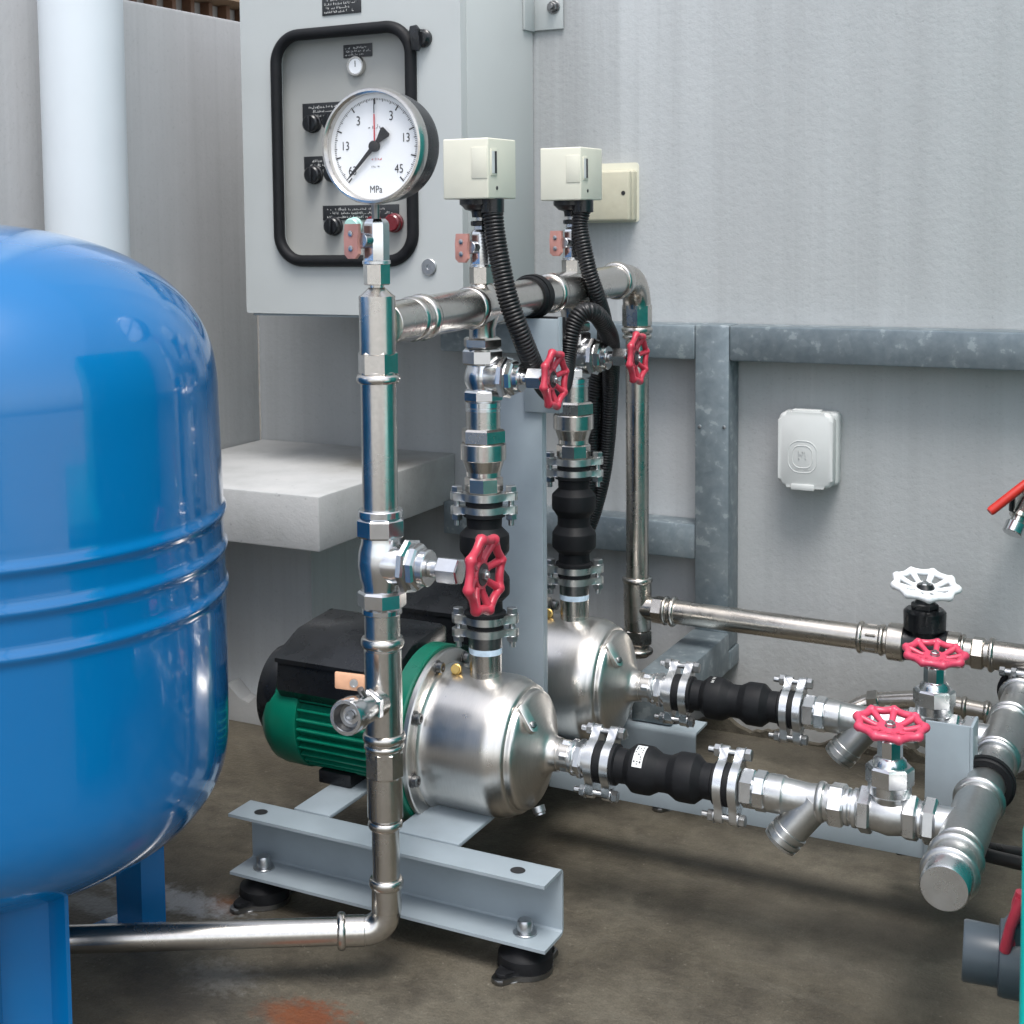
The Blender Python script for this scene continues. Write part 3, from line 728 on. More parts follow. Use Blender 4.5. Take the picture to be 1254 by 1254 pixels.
def joint(p, d, lug, stations, radii, label, cat_grp, rb, L, rl, name='expansion_joint', mat='flange', br=.0068):
    """stations along d: (flange1 a,b),(flange2 a,b),(flange3 a,b),(flange4 a,b); bellows between 2 and 3"""
    t = thing(name, label, 'pipe joint', p, cat_grp)
    u = V(lug).normalized(); w = V(d).normalized().cross(u); d = V(d).normalized()
    ol = lug_outline(rb, L, rl)
    (a0, b0), (a1, b1), (a2, b2), (a3, b3) = stations
    for a, b in stations:
        MB().prism(ol, p, u, w, d, a, b, (), .0009).build('flange', mat, t, 40)
    for lo, hi in ((b0, a1), (b2, a3)):
        MB().cyl(p, d, lo, hi, rb*.93, 36).build('gasket', 'rubber', t)
    for (s0, s1) in ((a0, b1), (a2, b3)):
        for q in (-1, 1): bolt(t, V(p)+u*(L*q), d, s0, s1, br)
    S = b1-.001; E = a2+.001; Ln = E-S
    nr, br_, ws = radii
    pr = [(0, nr*1.22), (.035, nr*1.22), (.05, nr*1.04), (.14, nr*1.02), (.21, br_*.985), (.235, br_), (.345, br_), (.37, br_*.985), (.45, ws*1.02), (.5, ws), (.55, ws*1.02), (.63, br_*.985), (.655, br_), (.765, br_), (.79, br_*.985), (.86, nr*1.02), (.95, nr*1.04), (.965, nr*1.22), (1, nr*1.22)]
    MB().lathe(p, d, [(S+Ln*a, b) for a, b in pr], 48).build('bellows', 'rubber', t, 17)
    return t
# vertical joint on pump 1 riser: stations bottom -> top
st = [(R1.t(y=777), R1.t(y=768)), (R1.t(y=762), R1.t(y=752)), (R1.t(y=628), R1.t(y=619)), (R1.t(y=612), R1.t(y=603))]
tt = R1.t(y=690)
j1 = joint((RX, Y1, 0), ZU, (.9, .43, 0), st, (R1.rad(42, tt), R1.rad(61, tt), R1.rad(45, tt)), 'upright black rubber expansion joint over the front pump, behind the largest red handwheel', 'rubber expansion joints', R1.rad(49, tt), R1.rad(66, tt), R1.rad(16, tt))
two(j1, 'upright black rubber expansion joint over the rear pump, in front of the hanging conduits')

# upper stub, ball valve and pressure switch
t = thing('switch_stub_pipe', 'short stub pipe rising from the header below the left cream switch box', 'pipe', (RX, Y1, 0), 'switch stub pipes')
MB().lathe((RX, Y1, 0), ZU, [(zh+.012, .020), (zh+.020, .0155), (zh+.026, .0112), (R1.t(y=345), .0112)], 36).build('pipe', 'steel', t)
two(t, 'short stub pipe rising from the header below the right cream switch box')
b1 = ball_valve(RX, Y1, (281, 324, 348, 0), (27, 29), 'small chromed valve with pink lever below the left cream switch box')
two(b1, 'small chromed valve with pink lever below the right cream switch box')
def switch():
    zt, zb = at(597, 168, Y=1.48).z, at(597, 243, Y=1.48).z
    x0, x1, y0, y1 = -.770, -.7125, 1.482, 1.557
    t = thing('pressure_switch', 'left cream cube pressure switch on the header, beside the cabinet', 'pressure switch', (RX, Y1, zb), 'cream pressure switches')
    MB().box((x0, y0, zb), (x1, y1, zt), .0018, 3).build('box', 'beige', t)
    mb = MB().box((x1-.0005, y0+.006, zb+.026), (x1+.0012, y0+.022, zb+.056), .0004); sl = mb.build('window_frame', 'beige', t)
    MB().box((x1+.0012, y0+.0075, zb+.0285), (x1+.0016, y0+.014, zb+.0535)).build('pane', 'white', sl)
    MB().box((x1+.0012, y0+.0145, zb+.0285), (x1+.0017, y0+.0195, zb+.0535)).build('slot', 'ink', sl)
    MB().box((x0+.037, y0-.0009, zb+.023), (x1-.0012, y0+.0006, zb+.058), .0003).build('cover_plate', 'beige', t)
    mb = MB().lathe((x1, y0+.022, zb+.012), XU, [(-.001, .0022), (.0008, .0022), (.0008, 0)], 12); mb.build('screw', 'ink', t)
    MB().lathe((RX-.001, Y1, 0), ZU, [(zb+.0005, .024), (zb-.006, .024), (zb-.008, .021), (zb-.012, .0175), (zb-.014, .0105), (zb-.021, .0095)], 36).build('base', 'plastic', t)
    MB().cyl((RX, Y1, 0), ZU, zb-.027, zb-.018, .0062, 20).build('stem', 'zinc', t)
    MB().hexa((RX, Y1, 0), ZU, zb-.031, zb-.025, .0122, 12).build('lock_nut', 'plastic', t, 20)
    MB().hexa((RX, Y1, 0), ZU, zb-.036, zb-.030, .0092).build('hex_nut', 'zinc', t, 20)
    MB().cyl((-.722, 1.512, 0), ZU, zb-.016, zb+.0005, .0135, 28).build('cable_gland', 'plastic', t)
    return t, zb
sw, zsw = switch()
two(sw, 'right cream cube pressure switch on the header, beside the wall junction box')

# corrugated conduits
def conduit(name_label, pts, r, pitch=.0042):
    P = resample(spline(pts, 14), pitch/4)
    rad = [r*(.93+.07*(1, .7, -.9, .7)[i % 4]) for i in range(len(P))]
    mb = MB().tube(P, rad, 18); o = mb.build('conduit', 'hose', None, 80)
    tag(o, name_label, 'conduit', 'black corrugated conduits'); return o
def pw(x, y, Y): return at(x, y, Y=Y)
conduit('black corrugated conduit hanging from the left cream box and looping behind the red handwheel',
        [V((-.722, 1.512, zsw-.010)), pw(606, 285, 1.510), pw(612, 320, 1.508), pw(622, 365, 1.508), pw(636, 405, 1.515), pw(650, 440, 1.535), pw(662, 466, 1.57), pw(676, 482, 1.62), pw(688, 472, 1.66), pw(694, 440, 1.695), pw(700, 405, 1.705), pw(712, 384, 1.715), pw(727, 383, 1.73), pw(740, 398, 1.76), pw(748, 420, 1.82), pw(748, 460, 1.88), pw(744, 530, 1.91), pw(738, 580, 1.92), pw(727, 625, 1.93), pw(716, 655, 1.93)], .0122)
conduit('black corrugated conduit hanging from the right cream box down to the wall side',
        [V((-.722, 1.512+DY, zsw-.010)), pw(710, 275, 1.785), pw(714, 300, 1.783), pw(722, 335, 1.785), pw(732, 365, 1.80), pw(740, 395, 1.84), pw(740, 420, 1.87), pw(733, 450, 1.885), pw(727, 490, 1.89), pw(724, 540, 1.90), pw(722, 590, 1.91), pw(714, 640, 1.92)], .0112)

# ================================================================== SUCTION LINE OF PUMP 1 (copied)
SZ = .803-.620
S1 = Axis((RX, Y1, SZ), XU)
def sx(x): return S1.t(x=x)
t = thing('suction_nipple', 'short threaded nipple between the front pump nose and its flange', 'pipe fitting', S1.at(sx(690)), 'suction nipples')
fit(t, S1, [('p', 672, 700, 38, 'casing', 'pipe'), ('c', 680, 685, 41, 'casing'), ('h', 690, 701, 41), ('r', 702, 707, 44), ('p', 700, 722, 40), ('h', 708, 717, 46), ('r', 717, 723, 44)], 'bright', 'x')
two(t, 'short threaded nipple between the rear pump nose and its flange')
tm = sx(820)
st = [(sx(723), sx(733)), (sx(743), sx(753)), (sx(880), sx(890)), (sx(898), sx(908))]
j2 = joint(tuple(S1.p), XU, (0, .35, .94), st, (S1.rad(42, tm), S1.rad(60, tm), S1.rad(46, tm)), 'level black rubber joint with a white sticker, right of the front pump', 'rubber expansion joints', S1.rad(56, tm), S1.rad(76, tm), S1.rad(15, tm), mat='bright')
j2b = two(j2, 'level black rubber joint right of the rear pump, without a sticker')
# sticker on the front one
Sx0 = st[1][1]-.001; Ln = st[2][0]+.001-Sx0; brr = S1.rad(60, tm)
def patch(mb, t0, t1, a0, a1, r, n=12): mb.lathe(S1.p, XU, [(t0, r), (t1, r)], n, (0, 0, 1), a0, a1-a0, False)
# in frame(): u = +Z, w = X x Z = -Y  -> positive angles turn towards the viewer
stk = MB(); patch(stk, Sx0+Ln*.245, Sx0+Ln*.338, .05, 1.15, brr+.0005); stk = stk.build('sticker', 'sticker', j2)
mb = MB(); rnd = random.Random(4)
for row in range(3):
    for k in range(9):
        if rnd.random() < .8:
            t0 = Sx0+Ln*(.252+.028*row); a = .14+k*.108
            patch(mb, t0+Ln*rnd.uniform(0, .006), t0+Ln*rnd.uniform(.008, .02), a, a+rnd.uniform(.03, .085), brr+.0009, 2)
mb.build('lettering', 'ink', stk)
mb = MB()
for k in range(7):
    if k != 3: patch(mb, Sx0+Ln*(.26+.006*(k % 2)), Sx0+Ln*.29, .05+k*.07, .05+k*.07+.03, brr+.0006, 2)
o = mb.build('lettering', 'letter', j2); o.parent = j2b

def suction_set():
    # strainer
    t = thing('y_strainer', 'satin Y strainer with its leg pointing down, between the front stickered joint and valve', 'strainer', S1.at(sx(980)), 'Y strainers')
    fit(t, S1, [('h', 909, 926, 47), ('o', 925, 941, 50), ('h', 1016, 1036, 53), ('r', 1036, 1042, 46), ('r', 1045, 1052, 48)], 'bright', 'x')
    r = S1.rad(46, sx(980))
    a, b = sx(940), sx(1020)
    mb = MB().lathe(S1.p, XU, [(a, r*.96), (a+.002, r*1.03), (a+.018, r*1.03), (a+.021, r*.93), (a+.045, r*.86), (a+.058, r*.94), (b, r*.98)], 44)
    mb.build('body', 'cast', t)
    C = S1.at(sx(1000)); d = V((-.58, -.16, -.78)).normalized()
    E = r*.95
    MB().lathe(C, d, [(0, E*.98), (.042, E*.94), (.0425, E*1.02), (.0475, E*1.02), (.048, E*.9), (.0510, E*.9), (.0515, E*1.02), (.0565, E*1.02), (.057, E*.9), (.0585, E*.9), (.059, E*1.0), (.062, E*.97), (.063, E*.84), (.063, 0)], 36).build('strainer_leg', 'cast', t)
    MB().bead(S1.p, XU, sx(1001), sx(1012), r*1.08, r*.9).build('collar', 'cast', t)
    # gate valve, upright stem
    g = thing('gate_valve', 'nearer pink red handwheel valve with upright stem on the front suction line', 'valve', S1.at(sx(1089)), 'pink handwheel valves on the suction lines')
    fit(g, S1, [('h', 1052, 1069, 57), ('h', 1107, 1125, 57), ('p', 1036, 1172, 42), ('r', 1125, 1131, 45), ('h', 1131, 1148, 56)], 'bright', 'x')
    C = S1.at(sx(1089)); G = Axis((C.x, C.y, 0), ZU); rr = S1.rad(50, sx(1089))
    za = {y: G.t(y=y) for y in (972, 955, 958, 936, 940, 926, 912, 900)}
    mb = MB().lathe(S1.p, XU, [(sx(1066), rr*.9), (sx(1074), rr*.94), (sx(1089), rr*1.04), (sx(1104), rr*.94), (sx(1110), rr*.9)], 44)
    mb.lathe((C.x, C.y, 0), ZU, [(SZ-rr*.2, rr*.55), (SZ+rr*.3, rr*.72), (za[972], rr*.86)], 40)
    mb.build('body', 'cast', g)
    MB().cyl((C.x, C.y, 0), ZU, za[972], za[955], G.rad(51, 0)*.99, 40, .0015).build('bonnet_ring', 'bright', g)
    MB().hexa((C.x, C.y, 0), ZU, za[958]-.002, za[936], G.rad(57, .2), 8, .15).build('bonnet_nut', 'bright', g, 20)
    MB().lathe((C.x, C.y, 0), ZU, [(za[936]-.001, G.rad(42, .2)), (za[936]+.005, G.rad(39, .2)), (za[926], G.rad(31, .2))], 36).build('bonnet', 'bright', g)
    MB().hexa((C.x, C.y, 0), ZU, za[926]-.003, za[912]+.006, G.rad(30, .2), 8, .3).build('gland_nut', 'chrome', g, 20)
    MB().cyl((C.x, C.y, 0), ZU, za[912], za[900]+.008, .005, 16).build('spindle', 'darkbolt', g)
    wz = at(1089, 888, Y=Y1).z
    handwheel(g, V((C.x, C.y, wz)), V((.06, -.12, 1)), .0345, 'redpink', 'zinc', .25, 9)
    # small cast mark on the bonnet
    return t, g
ys, gv = suction_set()
two(ys, 'satin Y strainer on the rear suction line, half behind the nearer pink handwheel')
two(gv, 'farther pink red handwheel valve on the rear suction line, below the white handwheel')

# suction header
HX = -.2005
U = Axis((HX, 1.37, SZ), YU)
t = thing('suction_header_pipe', 'thick satin suction header with a capped end, running back at the right edge', 'pipe', (HX, 1.6, SZ))
ty = lambda y: U.t(y=y)
r0 = .0205
mb = MB().cyl(U.p, YU, .02, .90, r0, 44)
mb.build('pipe', 'cast', t)
MB().lathe(U.p, YU, [(0, 0), (0, r0*1.02), (.003, r0*1.10), (.03, r0*1.10)], 48).build('end_cap', 'bright', t)
for a, b, k in ((.029, .038, 1.34), (.066, .075, 1.30), (.225, .234, 1.30)):
    MB().bead(U.p, YU, a, b, r0*k, r0*1.05).build('collar', 'cast', t)
for yy in (Y1, Y1+DY):
    q = yy-1.37
    MB().cyl(U.p, YU, q-.060 if yy == Y1 else q-.062, q+.062, r0*1.12, 44, .0015).build('tee', 'cast', t)
    MB().cyl(V((HX, yy, SZ)), XU, -.055, 0, .0175).build('branch', 'cast', t)
for a in (.355, .365, .485, .50, .60, .64):
    MB().bead(U.p, YU, a, a+.008, r0*1.28, r0*1.05).build('collar', 'cast', t)

# ================================================================== BASE FRAME
t = thing('skid_frame', 'pale grey steel skid of channels, cross bars and a tall post under both pumps', 'steel frame', (-.79, 1.62, .037))
def channel(y_lip, y_web, x0, x1, z0, z1, name, label=None):
    th = .0035; d = 1 if y_web > y_lip else -1
    mb = MB(); lo, hi = min(y_lip, y_web), max(y_lip, y_web)
    hx = [circle(x0+.036, (lo+hi)/2, .0075, 16), circle(x1-.036, (lo+hi)/2, .0075, 16)]
    rect = [(x0, lo), (x1, lo), (x1, hi), (x0, hi)]
    ri = .007                                     # folded profile with rounded bends
    def prof():
        s = []
        yl, yw = y_lip, y_web
        out = [(yl, z1), (yw-d*ri, z1)]+[(yw-d*ri+d*ri*math.sin(a), z1-ri+ri*math.cos(a)) for a in (.4, .8, 1.2)]+[(yw, z1-ri), (yw, z0+ri)]+[(yw-d*ri+d*ri*math.cos(a), z0+ri-ri*math.sin(a)) for a in (.4, .8, 1.2)]+[(yw-d*ri, z0), (yl, z0)]
        r2 = ri-th*.9; i_ = [(yl, z0+th), (yw-d*ri, z0+th)]+[(yw-d*ri+d*r2*math.sin(a), z0+ri-r2*math.cos(a)) for a in (.4, .8, 1.2)]+[(yw-d*th, z0+ri), (yw-d*th, z1-ri)]+[(yw-d*ri+d*r2*math.cos(a), z1-ri+r2*math.sin(a)) for a in (.4, .8, 1.2)]+[(yw-d*ri, z1-th), (yl, z1-th)]
        return out+i_
    mb.prism(prof(), (0, 0, 0), YU, ZU, XU, x0, x1)
    o = mb.build(name, 'channel', t, 30)
    hm = MB()
    for q in (x0+.032, x1-.040): hm.lathe((q, (lo+hi)/2-.004*d, z1+.0003), ZU, [(0, .0082), (.0002, 0)], 24, None, 0, None, False)
    hm.build('bolt_hole', 'ink', o)
    return o
channel(1.345, 1.396, -.995, -.590, .036, .110, 'channel')
channel(1.905, 1.853, -.995, -.590, .036, .110, 'channel')
MB().box((-.936, 1.3965, .1045), (-.886, 1.8525, .1094), .0008).build('cross_bar', 'channel', t)
MB().box((-.800, 1.3965, .1045), (-.716, 1.8525, .1094), .0008).build('cross_bar', 'channel', t)
MB().box((-.716, 1.65, .086), (-.205, 1.655, .128), .0006).box((-.7155, 1.6555, .086), (-.205, 1.69, .090), .0006).build('long_bar', 'channel', t)
# tall post
mb = MB().box((-.782, 1.650, .115), (-.7225, 1.654, .60), .0008).box((-.7265, 1.6545, .115), (-.7225, 1.664, .60), .0008); mb.build('post', 'channel', t)
mb = MB().box((-.744, 1.645, .565), (-.6985, 1.6485, .682), .0008).box((-.6985, 1.645, .565), (-.6965, 1.656, .684), .0008); mb.build('post_bracket', 'channel', t)
mb = MB(); hl = [rrect(-.798, z, -.790, z+.022, .0035, 4) for z in (.40, .47, .54)]+[circle(-.794, .455, .003, 10)]
mb.prism([(-.803, .36), (-.785, .36), (-.785, .60), (-.803, .60)], (0, 1.66, 0), XU, ZU, YU, 0, .002, hl); mb.build('slotted_strap', 'zinc', t)
mb = MB().box((-.2625, 1.650-.006, .090), (-.2165, 1.650-.0025, at(1160, 884, Y=1.65).z), .0008).box((-.2165, 1.644, .090), (-.2130, 1.684, at(1160, 884, Y=1.65).z), .0008); mb.build('upright', 'channel', t)

def mount(x, y, label):
    t = thing('rubber_mount', label, 'rubber foot', (x, y, 0), 'rubber feet under the skid')
    ol = lug_outline(.030, .040, .010)
    u = V((-.28, -.96, 0)).normalized(); w_ = ZU.cross(u)
    MB().prism(ol, (x, y, 0), u, w_, ZU, .0005, .006, (), .0012).build('base_plate', 'darkbolt', t)
    MB().lathe((x, y, 0), ZU, [(.006, .029), (.011, .030), (.019, .029), (.021, .025), (.033, .013), (.035, .011)], 44).prism(lug_outline(.0285, .037, .008), (x, y, 0), u, w_, ZU, .006, .0105, (), .001).build('rubber_cone', 'rubber', t)
    MB().cyl((x, y, 0), ZU, .0395, .0415, .013, 28, .0004).build('washer', 'zinc', t)
    MB().lathe((x, y, 0), ZU, [(.0415, .0085), (.052, .0085), (.0545, .0072), (.0550, .0), ], 20).build('bolt', 'zinc', t)
    return t
mz = .041
pL = at(316, 1066, Z=mz); pR = at(637, 1147, Z=mz)
mount(pL.x, 1.372, 'black rubber foot under the left end of the front channel, rusty floor beside it')
mount(pR.x, 1.372, 'black rubber foot under the right end of the front channel')
mount(pL.x, 1.879, 'black rubber foot under the left end of the rear channel')
mount(pR.x, 1.879, 'black rubber foot under the right end of the rear channel')

# ================================================================== PUMP 1 (copied)
def pump():
    t = thing('pump', 'front pump with a bright steel casing and green motor, behind the front riser', 'pump', (RX, Y1, .1155), 'twin horizontal pumps')
    P = (0, Y1, SZ)
    a = lambda x: S1.p.x+S1.t(x=x)
    # casing profile along +X
    R = .0832
    pr = [(-.795, .0), (-.795, .0875), (-.7905, .0872), (-.7885, .0835), (-.785, R*.985), (-.775, R*.990), (-.735, R), (-.7135, R), (-.706, R*.99), (-.700, R*.968), (-.696, R*.942), (-.6935, R*.925), (-.6885, R*.905), (-.6865, R*.875), (-.686, R*.845), (-.684, R*.835), (-.6815, R*.84),
          (-.679, R*.825), (-.6765, R*.785), (-.674, R*.72), (-.6615, R*.37), (-.658, R*.295), (-.654, R*.25), (-.648, R*.235), (-.645, R*.235), (-.645, 0)]
    MB().lathe(P, XU, pr, 128).build('casing', 'casing', t, 50)
    # clamp ring with bolts
    MB().lathe(P, XU, [(-.8015, .0), (-.8015, .1025), (-.800, .1035), (-.7945, .1035), (-.793, .1022), (-.794, .07)], 96).build('casing_flange', 'casing', t)
    MB().lathe(P, XU, [(-.872, .045), (-.860, .062), (-.835, .066), (-.824, .105), (-.822, .1075), (-.8038, .1075), (-.8018, .106), (-.8018, 0)], 96).build('lantern', 'green', t)
    for i in range(8):
        an = math.radians(16+45*i); c = V((-.793, Y1+.0945*math.cos(an), SZ+.0945*math.sin(an)))
        MB().lathe(c, XU, [(0, .0085), (.0015, .0085), (.0015, .0066), (.0075, .0066), (.0085, .0056), (.0085, .0034), (.006, .003), (.006, 0)], 20).build('bolt', 'darkbolt', t)
    # green foot
    mb = MB(); mb.prism([(-.060, .1096), (.060, .1096), (.060, .118), (.074, .15), (.06, .19), (-.06, .19), (-.074, .15), (-.060, .118)], (0, Y1, 0), YU, ZU, XU, -.826, -.811, (), .001)
    mb.box((-.850, Y1-.062, .1096), (-.812, Y1+.062, .1160), .001); mb.build('foot', 'green', t)
    # motor
    mb = MB().lathe(P, XU, [(-.990, .05), (-.984, .0575), (-.872, .0575), (-.866, .05)], 72)
    for i in range(24):
        an = math.radians(150+i*10.6)
        if not 148 < math.degrees(an) < 400: continue
        u = V((0, math.cos(an), math.sin(an))); w_ = V((0, -math.sin(an), math.cos(an)))
        mb.obox(V((-.921, Y1, SZ))+u*.0605, (.049, .0016, .0065), (XU, w_, u), .0008, 1)
    mb.build('motor_body', 'green', t)
    MB().lathe(P, XU, [(-1.031, 0), (-1.031, .045), (-1.026, .058), (-1.016, .0660), (-1.005, .0683), (-.976, .0688), (-.971, .0675), (-.971, .055)], 80).build('fan_cover', 'green', t)
    MB().lathe((0, Y1, SZ+.020), XU, [(-1.038, 0), (-1.038, .050), (-1.034, .058), (-1.024, .0615), (-1.012, .062), (-1.006, .060), (-1.006, 0)], 64).build('rear_hood', 'plastic', t)
    mb = MB().box((-.952, Y1-.045, .1096), (-.905, Y1+.045, .1265), .002); mb.build('motor_foot', 'plastic', t)
    # terminal box with a sloping lid
    x0, x1 = -.998, -.836
    mb = MB(); mb.prism([(-.064, .262), (-.067, .228), (-.054, .211), (.066, .211), (.074, .245), (.074, .270)], (0, Y1, 0), YU, ZU, XU, x0, x1, (), .003)
    tb = mb.build('terminal_box', 'plastic', t)
    mb = MB(); mb.prism([(-.066, .262), (-.066, .2675), (-.052, .274), (-.012, .292), (.066, .298), (.078, .292), (.078, .262)], (0, Y1, 0), YU, ZU, XU, x0-.003, x1+.003, (), .0028)
    mb.build('lid', 'plastic', tb)
    MB().box((x1+.0035, Y1-.01, .225), (x1+.022, Y1+.07, .272), .006).build('cable_box', 'plastic', t)
    # discharge stub is part of the riser; plugs:
    MB().lathe((-.775, Y1-.010, SZ+.086), V((.2, -.9, .3)), [(-.004, .0065), (.003, .0065), (.0035, .0052), (.007, .0052), (.007, 0)], 16).build('vent_plug', 'brass', t)
    c = V((-.6705, Y1-.036, SZ+.050)); nd = V((.70, -.42, .57)).normalized(); u = V((.55, -.10, -.83)); u = (u-nd*u.dot(nd)).normalized(); w_ = nd.cross(u)
    ov = [(.0115*s+.0062*math.cos(q), .0062*math.sin(q)) for s, r_ in ((1, -PI/2), (-1, PI/2)) for q in [r_+PI*i/8 for i in range(9)]]
    MB().prism(ov, c, u, w_, nd, -.006, .0032, (), .0010).build('boss', 'casing', t, 40)
    MB().lathe(c+u*.009, nd, [(.003, .0042), (.0055, .0042), (.006, .0032), (.006, 0)], 6).build('vent_screw', 'darkbolt', t)
    MB().lathe((-.668, Y1-.012, SZ-.066), V((.5, -.2, -1)), [(-.004, .008), (.003, .0075), (.004, .006), (.006, .006), (.006, 0)], 16).build('drain_plug', 'zinc', t)
    return t
pm = pump()
two(pm, 'rear pump with steel casing, half hidden behind the front pump and tall post')

# pipe clamps
def clamp(c, ax, r, wd, label, tail=None):
    t = thing('pipe_clamp', label, 'pipe clamp', c, 'rubber lined pipe clamps')
    MB().lathe(c, ax, [(-wd, r), (-wd, r*1.28), (-wd*.8, r*1.36), (wd*.8, r*1.36), (wd, r*1.28), (wd, r)], 44, None, 0, None, False).build('rubber_liner', 'rubber', t)
    MB().lathe(c, ax, [(-wd*.5, r*1.36), (-wd*.5, r*1.43), (wd*.5, r*1.43), (wd*.5, r*1.36)], 44, None, 0, None, False).build('band', 'rubber', t)
    return t
hc = V((RX, 1.665, H.p.z+hs*(1.665-1.277)))
ct = clamp(hc, H.d, .0195, .013, 'black rubber pipe clamp on the upper header above the tall post')
MB().box((-.742, 1.655, .655), (-.700, 1.676, .683), .002).build('saddle', 'rubber', ct)
sc_ = V((HX, 1.655, SZ))
ct = clamp(sc_, YU, .0212, .0075, 'black rubber pipe clamp holding the suction header to its upright')
MB().box((-.2135, 1.6485, SZ-.012), (HX-.02, 1.6615, SZ+.02), .002).build('saddle', 'rubber', ct)
sc2 = V((HX, 2.0, SZ))
ct = clamp(sc2, YU, .0212, .009, 'black hose clamp with plated bolt on the suction header at the right edge')
bp = at(1234, 823, Y=1.985)
MB().hexa(bp, XU, -.010, -.003, .0062).cyl(bp, XU, -.004, .022, .0045, 16).hexa(bp, XU, .004, .011, .0065).build('bolt', 'zinc', ct, 25)
MB().box(bp+V((.001, -.004, -.022)), bp+V((.006, .004, .002)), .0012).build('tab', 'darkbolt', ct)

# ================================================================== GALVANISED WALL RAIL
t = thing('wall_rail', 'spangled galvanised steel frame of rails and a post fixed along the wall', 'steel frame', (-.65, 2.16, .11))
yf, yb = 2.137, WY-.001
MB().box((-1.12, yf, .588), (-.6822, yb, .641), .003).box((-.6288, yf, .588), (1.6, yb, .641), .003).build('top_rail', 'galv', t)
MB().box((-.682, yf-.0006, .142), (-.629, yb, .6418), .003).build('post', 'galv', t)
MB().box((-1.12, yf+.004, .278), (-.6825, yb, .333), .003).build('mid_rail', 'galv', t)
MB().box((-.684, 1.862, .1115), (-.627, yf-.001, .171), .003).box((-.684, yf, .1115), (-.627, yb, .141), .002).build('foot_rail', 'galv', t)
mb = MB()
for p in ((at(857, 522, Y=yf)), (at(887, 523, Y=yf))): mb.lathe(p, nY, [(0, .0028), (.002, .0026), (.0028, 0)], 14)
mb.build('rivet', 'zinc', t)

# ================================================================== CONTROL CABINET
CY = 1.925; cx0, cx1, cz0, cz1 = -1.362, -.968, .661, 1.153
t = thing('control_cabinet', 'light grey steel control cabinet with a black framed window, fixed on the wall', 'cabinet', (-1.16, 2.05, cz0))
wi = [at(340, 180, Y=CY).x, at(507, 180, Y=CY).x, at(425, 321, Y=CY).z, at(425, 36, Y=CY).z]     # window opening
wx0, wx1, wz0, wz1 = wi
xs = at(570, 200, Y=CY).x
MB().box((cx0+.004, CY+.020, cz0+.003), (cx1, WY-.003, cz1+.01), .003).build('box', 'cabinet', t)
hole = rrect(wx0, wz0, wx1, wz1, .045, 10)
mb = MB(); mb.prism(rrect(cx0, cz0, cx1-.0005, cz1+.012, .004, 3), (0, CY, 0), XU, ZU, YU, 0, .0185, [hole[::-1]])
door = mb.build('door', 'cabinet', t)
MB().box((cx0+.01, CY+.004, cz0-.004), (cx1-.006, CY+.24, cz0-.0005), .001).build('bottom_lip', 'channel', t)
# gasket frame round the window
ring = rrect(wx0+.002, wz0+.002, wx1-.002, wz1-.002, .043, 14)
MB().tube([V((a, CY-.003, b)) for a, b in ring], .0092, 14, True).build('window_gasket', 'rubber', t)
pY = CY+.0192
pan = MB().box((wx0-.01, pY, wz0-.01), (wx1+.01, pY+.0006, wz1+.01)).build('inner_panel', 'cabinner', t)
pY -= .0003
def plate(x0, y0, x1, y1, Y, rows, par, seed, name='name_plate'):
    a, b = at(x0, (y0+y1)/2, Y=Y), at(x1, (y0+y1)/2, Y=Y); zt, zb_ = at((x0+x1)/2, y0, Y=Y).z, at((x0+x1)/2, y1, Y=Y).z
    o = MB().box((a.x, Y-.0016, zb_), (b.x, Y, zt), .0002).build(name, 'plate', par)
    mb = MB(); h = (zt-zb_)/(rows+.8)
    for k in range(rows):
        scribble(mb, (a.x, Y-.0017, zb_), XU, ZU, nY, (b.x-a.x)*(.06+.04*(k % 2)), (b.x-a.x)*(.94-.12*((k+seed) % 3)), h*(.45+k), h*.72, seed*10+k)
    mb.build('lettering', 'letter', o)
plate(395, -6, 442.5, 17.5, CY, 4, t, 1)
plate(421, 54, 456, 70, pY, 3, t, 2)
plate(371, 123, 506, 143, pY, 3, t, 3)
plate(373, 190, 470, 206, pY, 2, t, 4)
plate(396, 251, 489, 269, pY, 3, t, 5)
def knob(x, y, r, mat, name, base='plastic'):
    p = at(x, y, Y=pY-.008)
    p.y = pY
    o = MB().lathe(p, nY, [(0, r*1.05), (.004, r*1.05), (.005, r*.95), (.013, r*.95), (.015, r*.8), (.015, 0)], 28).build(name, mat, t)
    if name == 'selector_knob': MB().box(p+V((-r*.22, -.019, -r*.8)), p+V((r*.22, -.0149, r*.8)), .0006).build('grip', mat, o)
kr = .0142
for x, y in ((381, 151), (405, 149), (383, 214), (407, 212), (407, 277)): knob(x, y, kr, 'plastic', 'selector_knob')
knob(432, 277, kr*.95, 'mint', 'indicator_lamp'); knob(457, 275, kr*.95, 'redlamp', 'indicator_lamp'); knob(481, 273, kr, 'redlamp', 'indicator_lamp')
p = at(436, 81, Y=pY-.004); p.y = pY
mt = MB().lathe(p, nY, [(0, .0155), (.006, .0155), (.008, .0145), (.008, .0125), (.006, .012), (.006, 0)], 32).build('small_meter', 'steel', t)
MB().lathe(p, nY, [(.0064, .0118), (.0066, 0)], 28).build('dial', 'dial', mt)
MB().box(p+V((-.0006, -.0072, -.001)), p+V((.0006, -.0068, .008)), 0).build('needle', 'ink', mt)
